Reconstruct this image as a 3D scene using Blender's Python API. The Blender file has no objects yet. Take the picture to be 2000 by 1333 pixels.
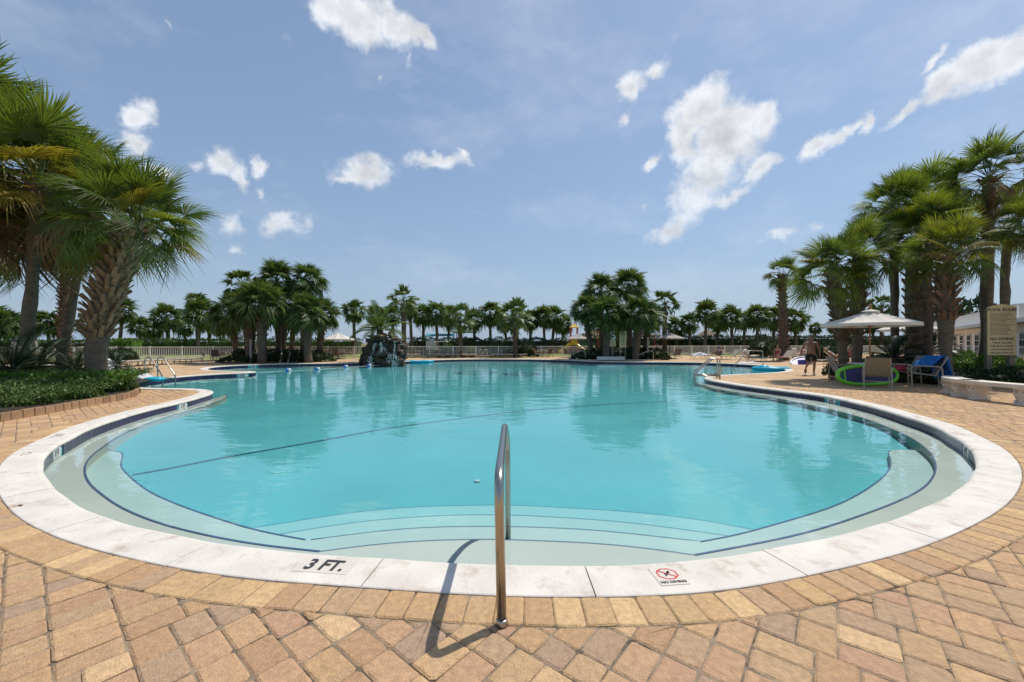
import bpy, math, random
from mathutils import Vector, Matrix, Euler, noise
from mathutils.geometry import tessellate_polygon
from mathutils.kdtree import KDTree
random.seed(11)
R = math.radians
S = bpy.context.scene
COL = S.collection
PI = math.pi
# ------------------------------------------------------------------ camera
FPX, CX, HY, CH = 778.0, 1000.0, 671.0, 1.40       # focal length, centre and horizon of the photograph; eye height in metres
cd = bpy.data.cameras.new('camera'); cam = bpy.data.objects.new('camera', cd); COL.objects.link(cam)
cd.sensor_width = 36.0; cd.lens = 36.0 * FPX / 2000.0; cd.clip_start = 0.05; cd.clip_end = 4000
cd.shift_y = (HY - 666.5) / 2000.0
cam.location = (0, 0, CH); cam.rotation_euler = (R(90), 0, 0)
S.camera = cam
# ------------------------------------------------------------------ sun, sky, exposure
SUN_DIR = Vector((.306, .224, .72)).normalized()
SUN_EL = math.asin(SUN_DIR.z); SUN_AZ = math.atan2(SUN_DIR.x, SUN_DIR.y)
sl = bpy.data.lights.new('sun', 'SUN'); sl.energy = 4.2; sl.angle = R(.55); sl.color = (1, .95, .87)
so = bpy.data.objects.new('sun', sl); COL.objects.link(so)
so.rotation_euler = SUN_DIR.to_track_quat('Z', 'Y').to_euler(); so.location = (20, 15, 50)
S.view_settings.view_transform = 'Standard'; S.view_settings.look = 'None'
S.view_settings.gamma = 1; S.view_settings.exposure = 0.0; S.view_settings.use_curve_mapping = False
S.cycles.max_bounces = 8; S.cycles.transparent_max_bounces = 12; S.cycles.caustics_reflective = False
S.cycles.caustics_refractive = False; S.cycles.sample_clamp_indirect = 6
try:
    S.cycles.use_denoising = True
except Exception:
    pass

def ang(px, py):
    u = px - CX
    return math.atan2(u, FPX), math.atan2(HY - py, math.hypot(FPX, u))

def make_world():
    w = bpy.data.worlds.new('World'); S.world = w; w.use_nodes = True
    nt = w.node_tree; N = nt.nodes; L = nt.links; N.clear()
    def nd(t, **k):
        n = N.new(t)
        for a, b in k.items(): setattr(n, a, b)
        return n
    def val(sock, v):
        if hasattr(v, 'is_linked') or isinstance(v, bpy.types.NodeSocket): L.new(v, sock)
        else: sock.default_value = v
    def m(op, a, b=None, c=None, clamp=False):
        n = nd('ShaderNodeMath', operation=op, use_clamp=clamp); val(n.inputs[0], a)
        if b is not None: val(n.inputs[1], b)
        if c is not None: val(n.inputs[2], c)
        return n.outputs[0]
    out = nd('ShaderNodeOutputWorld'); bg = nd('ShaderNodeBackground'); L.new(bg.outputs[0], out.inputs[0])
    sky = nd('ShaderNodeTexSky', sky_type='NISHITA'); sky.sun_disc = False
    sky.sun_elevation = SUN_EL; sky.sun_rotation = SUN_AZ; sky.altitude = 0
    sky.air_density = 1.15; sky.dust_density = .7; sky.ozone_density = 1.6
    tc = nd('ShaderNodeTexCoord'); D = tc.outputs['Generated']
    sp = nd('ShaderNodeSeparateXYZ'); L.new(D, sp.inputs[0])
    x, y, z = sp.outputs
    az = m('ARCTAN2', x, y); el = m('ARCSINE', z)
    # cloud puffs: centre px, radii px, tilt; strength
    puffs = [(640, 15, 40, 30, 0, 1), (700, 38, 85, 42, 12, 1.1), (775, 50, 55, 30, 25, 1), (825, 72, 32, 16, 25, .9), (800, 115, 14, 26, 20, .55), (742, 147, 18, 13, 0, .5),
             (270, 225, 36, 34, 40, 1.0), (272, 285, 40, 30, 0, 1), (300, 330, 60, 20, 15, .85), (430, 318, 45, 34, 15, 1), (468, 352, 22, 32, -20, .9), (508, 328, 22, 36, -15, .9), (375, 325, 24, 15, 0, .6),
             (517, 386, 20, 15, 0, .7), (555, 435, 55, 30, -12, .95), (460, 440, 30, 36, 20, .7), (455, 490, 28, 16, 10, .6), (715, 335, 66, 30, -5, 1.08), (690, 348, 52, 18, -10, .9), (860, 310, 78, 17, -8, .95), (905, 303, 28, 15, 20, .8),
             (1235, 165, 40, 30, -25, .95), (1275, 145, 40, 18, -12, .8), (1215, 230, 20, 18, -30, .75),
             (1372, 215, 66, 50, 0, 1.2), (1330, 260, 36, 60, 0, 1.0), (1420, 262, 92, 62, 10, 1.2), (1492, 238, 36, 52, 30, 1.0), (1385, 325, 78, 62, 10, .95), (1490, 322, 54, 26, -28, .95), (1350, 395, 60, 50, -20, .85), (1315, 440, 56, 30, -25, .9), (1425, 388, 62, 20, -28, .9), (1340, 300, 40, 40, 0, .8), (1272, 322, 30, 18, -35, .85), (1255, 408, 13, 14, 0, .6), (1208, 425, 14, 10, 0, .5),
             (1590, 288, 52, 17, -22, .95), (1640, 262, 55, 15, -25, .9), (1690, 243, 24, 17, -30, .9), (1770, 212, 60, 14, -30, .85), (1850, 160, 75, 24, -28, 1), (1930, 120, 85, 40, -25, 1.15), (1990, 100, 60, 45, -15, 1.1), (1828, 132, 46, 13, -42, .85), (2080, 90, 90, 60, -10, 1.1),
             (1510, 460, 58, 15, -4, .75), (1600, 440, 40, 18, -15, .6), (318, 38, 40, 9, 35, .5), (1040, 40, 60, 16, 10, .35), (1310, 85, 80, 24, -10, .3), (560, 75, 50, 18, 0, .35), (-120, 260, 120, 50, 0, 1), (-260, 120, 140, 60, 0, .9), (2240, 330, 140, 50, 0, .8)]
    comb = nd('ShaderNodeCombineXYZ'); L.new(az, comb.inputs[0]); L.new(el, comb.inputs[1])
    # warp the angles so that edges billow
    nz = nd('ShaderNodeTexNoise', noise_dimensions='3D'); nz.inputs['Scale'].default_value = 14; nz.inputs['Detail'].default_value = 9; nz.inputs['Roughness'].default_value = .62
    L.new(D, nz.inputs['Vector'])
    wv = nd('ShaderNodeVectorMath', operation='MULTIPLY_ADD'); L.new(nz.outputs['Color'], wv.inputs[0])
    wv.inputs[1].default_value = (.085, .075, 0); wv.inputs[2].default_value = (-.0425, -.0375, 0)
    pv = nd('ShaderNodeVectorMath', operation='ADD'); L.new(comb.outputs[0], pv.inputs[0]); L.new(wv.outputs[0], pv.inputs[1])
    pv0 = pv.outputs[0]
    acc = None
    for (px, py, rx, ry, tilt, st) in puffs:
        a, e = ang(px, py); u = px - CX
        ca = math.cos(math.atan2(u, FPX))
        sx = rx / FPX * ca * ca; sy = ry / FPX * ca
        mp = nd('ShaderNodeMapping', vector_type='TEXTURE'); L.new(pv0, mp.inputs[0])
        mp.inputs['Location'].default_value = (a, e, 0); mp.inputs['Rotation'].default_value = (0, 0, R(-tilt)); mp.inputs['Scale'].default_value = (sx * 1.42, sy * 1.42, 1)
        ln = nd('ShaderNodeVectorMath', operation='LENGTH'); L.new(mp.outputs[0], ln.inputs[0])
        d = m('MULTIPLY', m('SUBTRACT', 1.0, ln.outputs['Value'], clamp=True), st)
        acc = d if acc is None else m('SMOOTH_MAX', acc, d, .12)
    # loose scattered cloud over the rest of the sky (behind and above)
    n2 = nd('ShaderNodeTexNoise'); n2.inputs['Scale'].default_value = 2.6; n2.inputs['Detail'].default_value = 8; n2.inputs['Roughness'].default_value = .6; L.new(D, n2.inputs['Vector'])
    back = m('MULTIPLY', m('MULTIPLY_ADD', n2.outputs[0], 3.2, -1.75, clamp=True), m('MULTIPLY_ADD', y, -2.5, -.1, clamp=True))
    acc = m('MAXIMUM', acc, back)
    n3 = nd('ShaderNodeTexNoise'); n3.inputs['Scale'].default_value = 22; n3.inputs['Detail'].default_value = 10; n3.inputs['Roughness'].default_value = .60; L.new(D, n3.inputs['Vector'])
    er = m('MULTIPLY_ADD', n3.outputs[0], 2.3, -.68, clamp=True)
    dens = m('SUBTRACT', m('MULTIPLY', acc, 1.85), m('MULTIPLY_ADD', er, .92, .22))
    mr = nd('ShaderNodeMapRange', interpolation_type='SMOOTHSTEP'); L.new(dens, mr.inputs[0])
    mr.inputs[1].default_value = -.22; L.new(m('MULTIPLY_ADD', acc, -.50, 1.12), mr.inputs[2]); mr.inputs[4].default_value = .95
    horizon = nd('ShaderNodeMapRange'); L.new(el, horizon.inputs[0]); horizon.inputs[1].default_value = .10; horizon.inputs[2].default_value = .45; horizon.inputs[3].default_value = .72; horizon.inputs[4].default_value = 1
    cmap = nd('ShaderNodeMapping'); L.new(D, cmap.inputs[0]); cmap.inputs['Scale'].default_value = (1, 1, 2.4); cmap.inputs['Rotation'].default_value = (0, R(24), 0)
    n6 = nd('ShaderNodeTexNoise'); n6.inputs['Scale'].default_value = 3.2; n6.inputs['Detail'].default_value = 9; n6.inputs['Roughness'].default_value = .62; L.new(cmap.outputs[0], n6.inputs['Vector'])
    wisp = m('MULTIPLY', m('MULTIPLY_ADD', n6.outputs[0], 2.6, -1.28, clamp=True), .34)
    alpha = m('MULTIPLY', m('MAXIMUM', mr.outputs[0], wisp), horizon.outputs[0])
    # cloud brightness: thick middles greyer
    shade = nd('ShaderNodeMapRange'); L.new(acc, shade.inputs[0]); shade.inputs[1].default_value = .5; shade.inputs[2].default_value = 1.15; shade.inputs[3].default_value = 1.0; shade.inputs[4].default_value = .76
    # billows lit from the sun's side: the same noise sampled a little towards the sun
    of = nd('ShaderNodeVectorMath', operation='ADD'); L.new(D, of.inputs[0]); of.inputs[1].default_value = tuple(SUN_DIR * .026)
    n4 = nd('ShaderNodeTexNoise'); n4.inputs['Scale'].default_value = 14; n4.inputs['Detail'].default_value = 6; n4.inputs['Roughness'].default_value = .55; L.new(of.outputs[0], n4.inputs['Vector'])
    n4b = nd('ShaderNodeTexNoise'); n4b.inputs['Scale'].default_value = 14; n4b.inputs['Detail'].default_value = 6; n4b.inputs['Roughness'].default_value = .55; L.new(D, n4b.inputs['Vector'])
    rel = m('MULTIPLY_ADD', m('SUBTRACT', n4b.outputs[0], n4.outputs[0]), 1.05, 1.0)
    sh2 = m('MULTIPLY', shade.outputs[0], m('MINIMUM', m('MAXIMUM', rel, .80), 1.12))
    cc = nd('ShaderNodeMixRGB', blend_type='MULTIPLY'); cc.inputs[0].default_value = 1; cc.inputs[1].default_value = CLOUD; 
    cs = nd('ShaderNodeCombineXYZ'); [L.new(sh2, cs.inputs[i]) for i in range(3)]; L.new(cs.outputs[0], cc.inputs[2])
    # thin high veil, brighter sky toward the right as in the photo comes from the sun itself
    tint = nd('ShaderNodeMixRGB', blend_type='MULTIPLY'); tint.inputs[0].default_value = 1; L.new(sky.outputs[0], tint.inputs[1]); tint.inputs[2].default_value = SKYTINT
    # humid summer haze: a pale blue veil over the whole sky, thickest at the horizon
    ex = m('EXPONENT', m('MULTIPLY', m('MAXIMUM', el, 0.0), -5.0))
    vf = m('MULTIPLY_ADD', ex, .50, .36)
    veil = nd('ShaderNodeMixRGB'); L.new(vf, veil.inputs[0]); L.new(tint.outputs[0], veil.inputs[1]); veil.inputs[2].default_value = VEIL
    tint = veil
    mx = nd('ShaderNodeMixRGB'); L.new(alpha, mx.inputs[0]); L.new(tint.outputs[0], mx.inputs[1]); L.new(cc.outputs[0], mx.inputs[2])
    L.new(mx.outputs[0], bg.inputs[0]); bg.inputs[1].default_value = SKYSTR
    w.cycles.sampling_method = 'MANUAL'; w.cycles.sample_map_resolution = 512
SKYSTR = .125
CLOUD = (7.2, 7.35, 7.65, 1)
SKYTINT = (1, 1, 1, 1)
VEIL = (2.42, 3.42, 4.95, 1)
make_world()

# ------------------------------------------------------------------ helpers
def P(px, py, z=0.0):
    Y = FPX * (CH - z) / (py - HY)
    return Vector(((px - CX) / FPX * Y, Y, z))
def PD(px, Y, py=None):
    return Vector(((px - CX) / FPX * Y, Y, CH - (py - HY) / FPX * Y if py is not None else 0.0))
def proj(p):
    return CX + FPX * p[0] / p[1], HY - FPX * (p[2] - CH) / p[1]

class MB:
    def __init__(s): s.v = []; s.f = []
    def add(s, vs, fs, M=None):
        o = len(s.v)
        s.v += [tuple(M @ Vector(q)) for q in vs] if M is not None else [tuple(q) for q in vs]
        s.f += [tuple(i + o for i in f) for f in fs]; return s
    def box(s, c, d, M=None, rz=0):
        hx, hy, hz = d[0] / 2, d[1] / 2, d[2] / 2
        T = Matrix.Translation(c) @ Matrix.Rotation(rz, 4, 'Z')
        if M is not None: T = M @ T
        vs = [(x * hx, y * hy, z * hz) for z in (-1, 1) for x, y in ((-1, -1), (1, -1), (1, 1), (-1, 1))]
        return s.add(vs, [(3, 2, 1, 0), (4, 5, 6, 7), (0, 1, 5, 4), (1, 2, 6, 5), (2, 3, 7, 6), (3, 0, 4, 7)], T)
    def tube(s, pts, r, n=8, closed=False, M=None, caps=True):
        pts = [Vector(p) for p in pts]; k = len(pts)
        rad = r if isinstance(r, (list, tuple)) else [r] * k
        vs = []; up = None
        for i, p in enumerate(pts):
            a = pts[i - 1] if (i > 0 or closed) else p; b = pts[(i + 1) % k] if (i < k - 1 or closed) else p
            t = (b - a)
            if t.length < 1e-9: t = Vector((0, 0, 1))
            t.normalize()
            if up is None:
                up = Vector((0, 0, 1)) if abs(t.z) < .9 else Vector((1, 0, 0))
            sd = t.cross(up)
            if sd.length < 1e-5: sd = t.cross(Vector((0, 1, 0.01)))
            sd.normalize(); up = sd.cross(t).normalized()
            for j in range(n):
                th = 2 * PI * j / n
                vs.append(p + (sd * math.cos(th) + up * math.sin(th)) * rad[i])
        fs = []
        for i in range(k if closed else k - 1):
            for j in range(n):
                a = i * n + j; b = i * n + (j + 1) % n; c = ((i + 1) % k) * n + (j + 1) % n; d = ((i + 1) % k) * n + j
                fs.append((a, b, c, d))
        if caps and not closed:
            fs.append(tuple(range(n - 1, -1, -1))); fs.append(tuple((k - 1) * n + j for j in range(n)))
        return s.add(vs, fs, M)
    def lathe(s, prof, n=16, c=(0, 0, 0), M=None, sx=1, sy=1):
        vs = []; fs = []
        for r, z in prof:
            for j in range(n):
                th = 2 * PI * j / n; vs.append((c[0] + r * math.cos(th) * sx, c[1] + r * math.sin(th) * sy, c[2] + z))
        for i in range(len(prof) - 1):
            for j in range(n):
                fs.append((i * n + j, i * n + (j + 1) % n, (i + 1) * n + (j + 1) % n, (i + 1) * n + j))
        if prof[0][0] > 1e-6: fs.append(tuple(range(n - 1, -1, -1)))
        if prof[-1][0] > 1e-6: fs.append(tuple((len(prof) - 1) * n + j for j in range(n)))
        return s.add(vs, fs, M)
    def prism(s, poly, z0, z1, M=None):
        n = len(poly)
        vs = [(p[0], p[1], z0) for p in poly] + [(p[0], p[1], z1) for p in poly]
        fs = [tuple(range(n - 1, -1, -1)), tuple(range(n, 2 * n))] + [(i, (i + 1) % n, n + (i + 1) % n, n + i) for i in range(n)]
        return s.add(vs, fs, M)
    def sheet(s, loops, z):
        lv = [[Vector((p[0], p[1], 0)) for p in l] for l in loops]
        flat = [(p.x, p.y, z) for l in lv for p in l]
        tr = []
        for t in tessellate_polygon(lv):
            a, b, c = (flat[i] for i in t)
            if (b[0] - a[0]) * (c[1] - a[1]) - (b[1] - a[1]) * (c[0] - a[0]) < 0: t = (t[0], t[2], t[1])
            tr.append(tuple(t))
        return s.add(flat, tr)
    def ball(s, c, r, n=10, m=6, M=None):
        rx, ry, rz = r if isinstance(r, (tuple, list)) else (r, r, r)
        prof = [(math.sin(PI * i / m), -math.cos(PI * i / m)) for i in range(m + 1)]
        T = Matrix.Translation(c) @ Matrix.Diagonal((rx, ry, rz, 1))
        if M is not None: T = M @ T
        prof[0] = (1e-4, -1); prof[-1] = (1e-4, 1)
        return s.lathe(prof, n, M=T)
    def mesh(s, name, mt=None, smooth=False):
        used = sorted({i for f in s.f for i in f})
        if len(used) < len(s.v):
            mp = {o: k for k, o in enumerate(used)}; s.v = [s.v[i] for i in used]; s.f = [tuple(mp[i] for i in f) for f in s.f]
        me = bpy.data.meshes.new(name); me.from_pydata(s.v, [], s.f); me.validate()
        if mt is not None: me.materials.append(mt)
        if smooth: me.polygons.foreach_set('use_smooth', [True] * len(me.polygons))
        me.update(); return me
    def build(s, name, mt, parent=None, loc=None, smooth=False, kind=None):
        return link(name, s.mesh(name, mt, smooth), parent, loc, kind)

def link(name, me, parent=None, loc=None, kind=None, mat=None):
    o = bpy.data.objects.new(name, me); COL.objects.link(o)
    if parent is not None: o.parent = parent
    if mat is not None: o.matrix_local = mat
    if loc is not None: o.location = loc
    if kind: o['kind'] = kind
    return o
def tag(o, label, cat, group=None):
    o['label'] = label; o['category'] = cat
    if group: o['group'] = group
    return o
def thing(name, label, cat, loc=(0, 0, 0), rz=0, group=None):
    o = bpy.data.objects.new(name, None); COL.objects.link(o); o.empty_display_size = .2
    o.location = loc; o.rotation_euler = (0, 0, rz)
    return tag(o, label, cat, group)
def dup(root, loc, rz=0, label=None, group=None, scale=None):
    def cp(o, par):
        c = o.copy(); COL.objects.link(c); c.parent = par
        for ch in o.children: cp(ch, c)
        return c
    c = cp(root, None); c.location = loc; c.rotation_euler = (0, 0, rz)
    if scale: c.scale = (scale,) * 3
    if label: c['label'] = label
    if group: c['group'] = group
    return c
ORD = 'first second third fourth fifth sixth seventh eighth ninth tenth eleventh twelfth thirteenth fourteenth fifteenth sixteenth seventeenth eighteenth nineteenth twentieth'.split()

def mk(name, color, rough=.6, metal=0., var=.12, scale=6., bump=0., bscale=60., rnd=0., spec=.5, transl=0., coat=0., island=False, dark=None, hue=None, detail=6, stretch=None, tcol=(1, 1, 1)):
    mt = bpy.data.materials.new(name); mt.use_nodes = True
    nt = mt.node_tree; N = nt.nodes; L = nt.links; b = N['Principled BSDF']; out = N['Material Output']
    b.inputs['Roughness'].default_value = rough; b.inputs['Metallic'].default_value = metal
    b.inputs['Specular IOR Level'].default_value = spec; b.inputs['Coat Weight'].default_value = coat
    c = (*color, 1); tc = N.new('ShaderNodeTexCoord'); vec = tc.outputs['Object']
    if stretch:
        mp = N.new('ShaderNodeMapping'); mp.inputs['Scale'].default_value = stretch; L.new(vec, mp.inputs[0]); vec = mp.outputs[0]
    n = N.new('ShaderNodeTexNoise'); n.inputs['Scale'].default_value = scale; n.inputs['Detail'].default_value = detail; L.new(vec, n.inputs['Vector'])
    rp = N.new('ShaderNodeMapRange'); L.new(n.outputs[0], rp.inputs[0]); rp.inputs[1].default_value = .25; rp.inputs[2].default_value = .75; rp.inputs[3].default_value = 1 - var; rp.inputs[4].default_value = 1 + var
    v = rp.outputs[0]
    oi = N.new('ShaderNodeObjectInfo'); rs = oi.outputs['Random']
    if island:
        g = N.new('ShaderNodeNewGeometry'); ad = N.new('ShaderNodeMath'); ad.operation = 'ADD'; L.new(rs, ad.inputs[0]); L.new(g.outputs['Random Per Island'], ad.inputs[1])
        fr = N.new('ShaderNodeMath'); fr.operation = 'FRACT'; L.new(ad.outputs[0], fr.inputs[0]); rs = fr.outputs[0]
    if rnd:
        r2 = N.new('ShaderNodeMapRange'); L.new(rs, r2.inputs[0]); r2.inputs[3].default_value = 1 - rnd; r2.inputs[4].default_value = 1 + rnd
        mu = N.new('ShaderNodeMath'); mu.operation = 'MULTIPLY'; L.new(v, mu.inputs[0]); L.new(r2.outputs[0], mu.inputs[1]); v = mu.outputs[0]
    base = None
    if hue:                       # list of colours picked by the random value
        cr = N.new('ShaderNodeValToRGB'); cr.color_ramp.interpolation = 'LINEAR' if not island else 'LINEAR'
        L.new(rs, cr.inputs[0]); e = cr.color_ramp.elements
        while len(e) < len(hue): e.new(.5)
        for i, h in enumerate(hue): e[i].position = i / max(1, len(hue) - 1); e[i].color = (*h, 1)
        base = cr.outputs[0]
    mul = N.new('ShaderNodeVectorMath'); mul.operation = 'SCALE'
    if base is not None: L.new(base, mul.inputs[0])
    else: mul.inputs[0].default_value = color
    L.new(v, mul.inputs['Scale']); colr = mul.outputs[0]
    if dark:                      # (colour, scale, lo, hi): stains with their own shape
        n5 = N.new('ShaderNodeTexNoise'); n5.inputs['Scale'].default_value = dark[1]; n5.inputs['Detail'].default_value = 8; n5.inputs['Roughness'].default_value = .7; L.new(vec, n5.inputs['Vector'])
        m5 = N.new('ShaderNodeMapRange'); L.new(n5.outputs[0], m5.inputs[0]); m5.inputs[1].default_value = dark[2]; m5.inputs[2].default_value = dark[3]
        mx = N.new('ShaderNodeMixRGB'); L.new(m5.outputs[0], mx.inputs[0]); L.new(colr, mx.inputs[1]); mx.inputs[2].default_value = (*dark[0], 1); colr = mx.outputs[0]
    L.new(colr, b.inputs['Base Color'])
    if bump:
        nb = N.new('ShaderNodeTexNoise'); nb.inputs['Scale'].default_value = bscale; nb.inputs['Detail'].default_value = 5; L.new(vec, nb.inputs['Vector'])
        bu = N.new('ShaderNodeBump'); bu.inputs['Strength'].default_value = min(1, bump); bu.inputs['Distance'].default_value = .01 * max(1, bump); L.new(nb.outputs[0], bu.inputs['Height']); L.new(bu.outputs[0], b.inputs['Normal'])
    if transl:
        tr = N.new('ShaderNodeBsdfTranslucent'); tm = N.new('ShaderNodeVectorMath'); tm.operation = 'MULTIPLY'; L.new(colr, tm.inputs[0]); tm.inputs[1].default_value = tcol; L.new(tm.outputs[0], tr.inputs[0]); ms = N.new('ShaderNodeMixShader'); ms.inputs[0].default_value = transl
        L.new(b.outputs[0], ms.inputs[1]); L.new(tr.outputs[0], ms.inputs[2]); L.new(ms.outputs[0], out.inputs[0])
    return mt

def text(s, size, mt, parent, M, extrude=.001, name='lettering', align='CENTER', bold=0.0, sx=1.0):
    c = bpy.data.curves.new(name, 'FONT'); c.body = s; c.size = size; c.align_x = align; c.align_y = 'CENTER'; c.extrude = extrude; c.resolution_u = 3; c.offset = bold
    o = bpy.data.objects.new(name, c); COL.objects.link(o)
    dg = bpy.context.evaluated_depsgraph_get(); me = bpy.data.meshes.new_from_object(o.evaluated_get(dg))
    bpy.data.objects.remove(o); bpy.data.curves.remove(c)
    me.materials.clear(); me.materials.append(mt)
    return link(name, me, parent, mat=M @ Matrix.Diagonal((sx, 1, 1, 1)))

def catmull(pts, closed, step):
    pts = [Vector((p[0], p[1])) for p in pts]; n = len(pts); out = []
    rng = range(n) if closed else range(n - 1)
    g = (lambda i: pts[i % n]) if closed else (lambda i: pts[max(0, min(n - 1, i))])
    for i in rng:
        p0, p1, p2, p3 = g(i - 1), g(i), g(i + 1), g(i + 2)
        d1 = max((p2 - p1).length, 1e-6) ** .5; d0 = max((p1 - p0).length, 1e-6) ** .5; d2 = max((p3 - p2).length, 1e-6) ** .5
        if (p1 - p0).length < 1e-6: d0 = d1
        if (p3 - p2).length < 1e-6: d2 = d1
        m1 = (p2 - p1) / d1 - (p2 - p0) / (d0 + d1) + (p1 - p0) / d0
        m2 = (p3 - p2) / d2 - (p3 - p1) / (d1 + d2) + (p2 - p1) / d1
        m1 *= d1; m2 *= d1
        k = max(2, int((p2 - p1).length / step * 3))
        for j in range(k):
            t = j / k; t2 = t * t; t3 = t2 * t
            out.append(p1 * (2 * t3 - 3 * t2 + 1) + m1 * (t3 - 2 * t2 + t) + p2 * (-2 * t3 + 3 * t2) + m2 * (t3 - t2))
    if not closed: out.append(pts[-1])
    return resample(out, closed, step)
def resample(pts, closed, step):
    q = pts + [pts[0]] if closed else pts
    acc = [0]
    for a, b in zip(q, q[1:]): acc.append(acc[-1] + (b - a).length)
    n = max(3, round(acc[-1] / step)); res = []; j = 0
    for i in range(n if closed else n + 1):
        d = acc[-1] * i / n
        while j < len(acc) - 2 and acc[j + 1] < d: j += 1
        t = (d - acc[j]) / max(1e-9, acc[j + 1] - acc[j]); res.append(q[j].lerp(q[j + 1], t))
    return res
def smooth(pts, it, closed=True):
    n = len(pts)
    for _ in range(it):
        pts = [p if (not closed and i in (0, n - 1)) else (pts[i - 1] + p * 2 + pts[(i + 1) % n]) / 4 for i, p in enumerate(pts)]
    return pts
def normals(pts):
    n = len(pts); out = []
    for i in range(n):
        t = (pts[(i + 1) % n] - pts[i - 1]).normalized(); out.append(Vector((-t.y, t.x)))
    return out
# ------------------------------------------------------------------ materials
M = {}
TAN = (.48, .29, .125)
M['paver'] = mk('paver', TAN, .85, var=.22, scale=30, bump=.9, bscale=120, dark=((.42, .275, .18), 11, .48, .85), island=True, spec=.25, rnd=.10,
                hue=[(0.538, 0.363, 0.192), (0.442, 0.265, 0.153), (0.498, 0.321, 0.164), (0.374, 0.252, 0.171), (0.521, 0.343, 0.176), (0.426, 0.256, 0.16), (0.481, 0.306, 0.16), (0.553, 0.375, 0.204)])
M['border'] = mk('border', TAN, .85, var=.22, scale=30, bump=.9, bscale=120, dark=((.42, .275, .18), 11, .48, .85), island=True, spec=.25, rnd=.10,
                 hue=[(0.556, 0.375, 0.188), (0.468, 0.281, 0.153), (0.541, 0.354, 0.172), (0.42, 0.277, 0.172), (0.508, 0.325, 0.16), (0.572, 0.391, 0.201)])
M['edging'] = mk('edging', (.34, .21, .12), .85, var=.2, scale=7, bump=.6, bscale=70, island=True, spec=.25, rnd=.2)
M['coping'] = mk('coping', (.63, .58, .52), .8, var=.12, scale=3.5, bump=.45, bscale=45, spec=.3, dark=((.36, .27, .20), 5.0, .53, .78))
M['tile'] = mk('tile', (.026, .020, .075), .22, var=.25, scale=9, rnd=.35, island=True, spec=.5)
M['plaster'] = mk('plaster', (.53, .54, .48), .8, var=.06, scale=1.2, spec=.2)
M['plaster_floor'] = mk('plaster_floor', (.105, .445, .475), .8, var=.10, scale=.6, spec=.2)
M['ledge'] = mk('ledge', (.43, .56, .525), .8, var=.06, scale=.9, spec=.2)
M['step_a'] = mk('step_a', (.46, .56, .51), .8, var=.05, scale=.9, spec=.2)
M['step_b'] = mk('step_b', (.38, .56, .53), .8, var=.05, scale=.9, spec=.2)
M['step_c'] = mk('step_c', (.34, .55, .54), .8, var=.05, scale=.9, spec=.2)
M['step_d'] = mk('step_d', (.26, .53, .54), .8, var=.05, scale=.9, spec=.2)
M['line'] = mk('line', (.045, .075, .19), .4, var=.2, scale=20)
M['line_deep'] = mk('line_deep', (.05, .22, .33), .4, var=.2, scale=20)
M['steel'] = mk('steel', (.42, .385, .34), .27, metal=1, var=.05, scale=8, bump=.04, bscale=200)
M['ink'] = mk('ink', (.03, .03, .035), .6, var=.2)
M['ink_worn'] = mk('ink_worn', (.32, .28, .25), .7, var=.3, scale=30)
M['ink_red'] = mk('ink_red', (.55, .06, .06), .6, var=.2)
M['mark_tile'] = mk('mark_tile', (.60, .54, .47), .5, var=.06)
M['white_tile'] = mk('white_tile', (.62, .62, .60), .35, var=.1)
M['joint_sand'] = mk('joint_sand', (.24, .18, .12), .95, var=.5, scale=6, dark=((.05, .038, .027), 5, .48, .62))

def deck_mat():
    mt = bpy.data.materials.new('deck'); mt.use_nodes = True; nt = mt.node_tree; N = nt.nodes; L = nt.links; b = N['Principled BSDF']
    g = N.new('ShaderNodeNewGeometry'); mp = N.new('ShaderNodeMapping'); L.new(g.outputs['Position'], mp.inputs[0]); mp.inputs['Rotation'].default_value = (0, 0, R(39.2))
    br = N.new('ShaderNodeTexBrick'); L.new(mp.outputs[0], br.inputs[0]); br.inputs['Scale'].default_value = 1; br.inputs['Brick Width'].default_value = .229; br.inputs['Row Height'].default_value = .152
    br.inputs['Mortar Size'].default_value = .004; br.inputs['Mortar'].default_value = (.24, .165, .10, 1)
    br.inputs['Color1'].default_value = (.56, .385, .22, 1); br.inputs['Color2'].default_value = (.45, .30, .175, 1); br.inputs['Bias'].default_value = 0
    n = N.new('ShaderNodeTexNoise'); n.inputs['Scale'].default_value = .8; n.inputs['Detail'].default_value = 8; L.new(g.outputs['Position'], n.inputs['Vector'])
    mr = N.new('ShaderNodeMapRange'); L.new(n.outputs[0], mr.inputs[0]); mr.inputs[1].default_value = .3; mr.inputs[2].default_value = .7; mr.inputs[3].default_value = .82; mr.inputs[4].default_value = 1.12
    sc = N.new('ShaderNodeVectorMath'); sc.operation = 'SCALE'; L.new(br.outputs['Color'], sc.inputs[0]); L.new(mr.outputs[0], sc.inputs['Scale'])
    L.new(sc.outputs[0], b.inputs['Base Color']); b.inputs['Roughness'].default_value = .88; b.inputs['Specular IOR Level'].default_value = .25
    bu = N.new('ShaderNodeBump'); bu.inputs['Strength'].default_value = .5; bu.inputs['Distance'].default_value = .006; bu.invert = True; L.new(br.outputs['Fac'], bu.inputs['Height']); L.new(bu.outputs[0], b.inputs['Normal'])
    return mt
M['deck'] = deck_mat()

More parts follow.
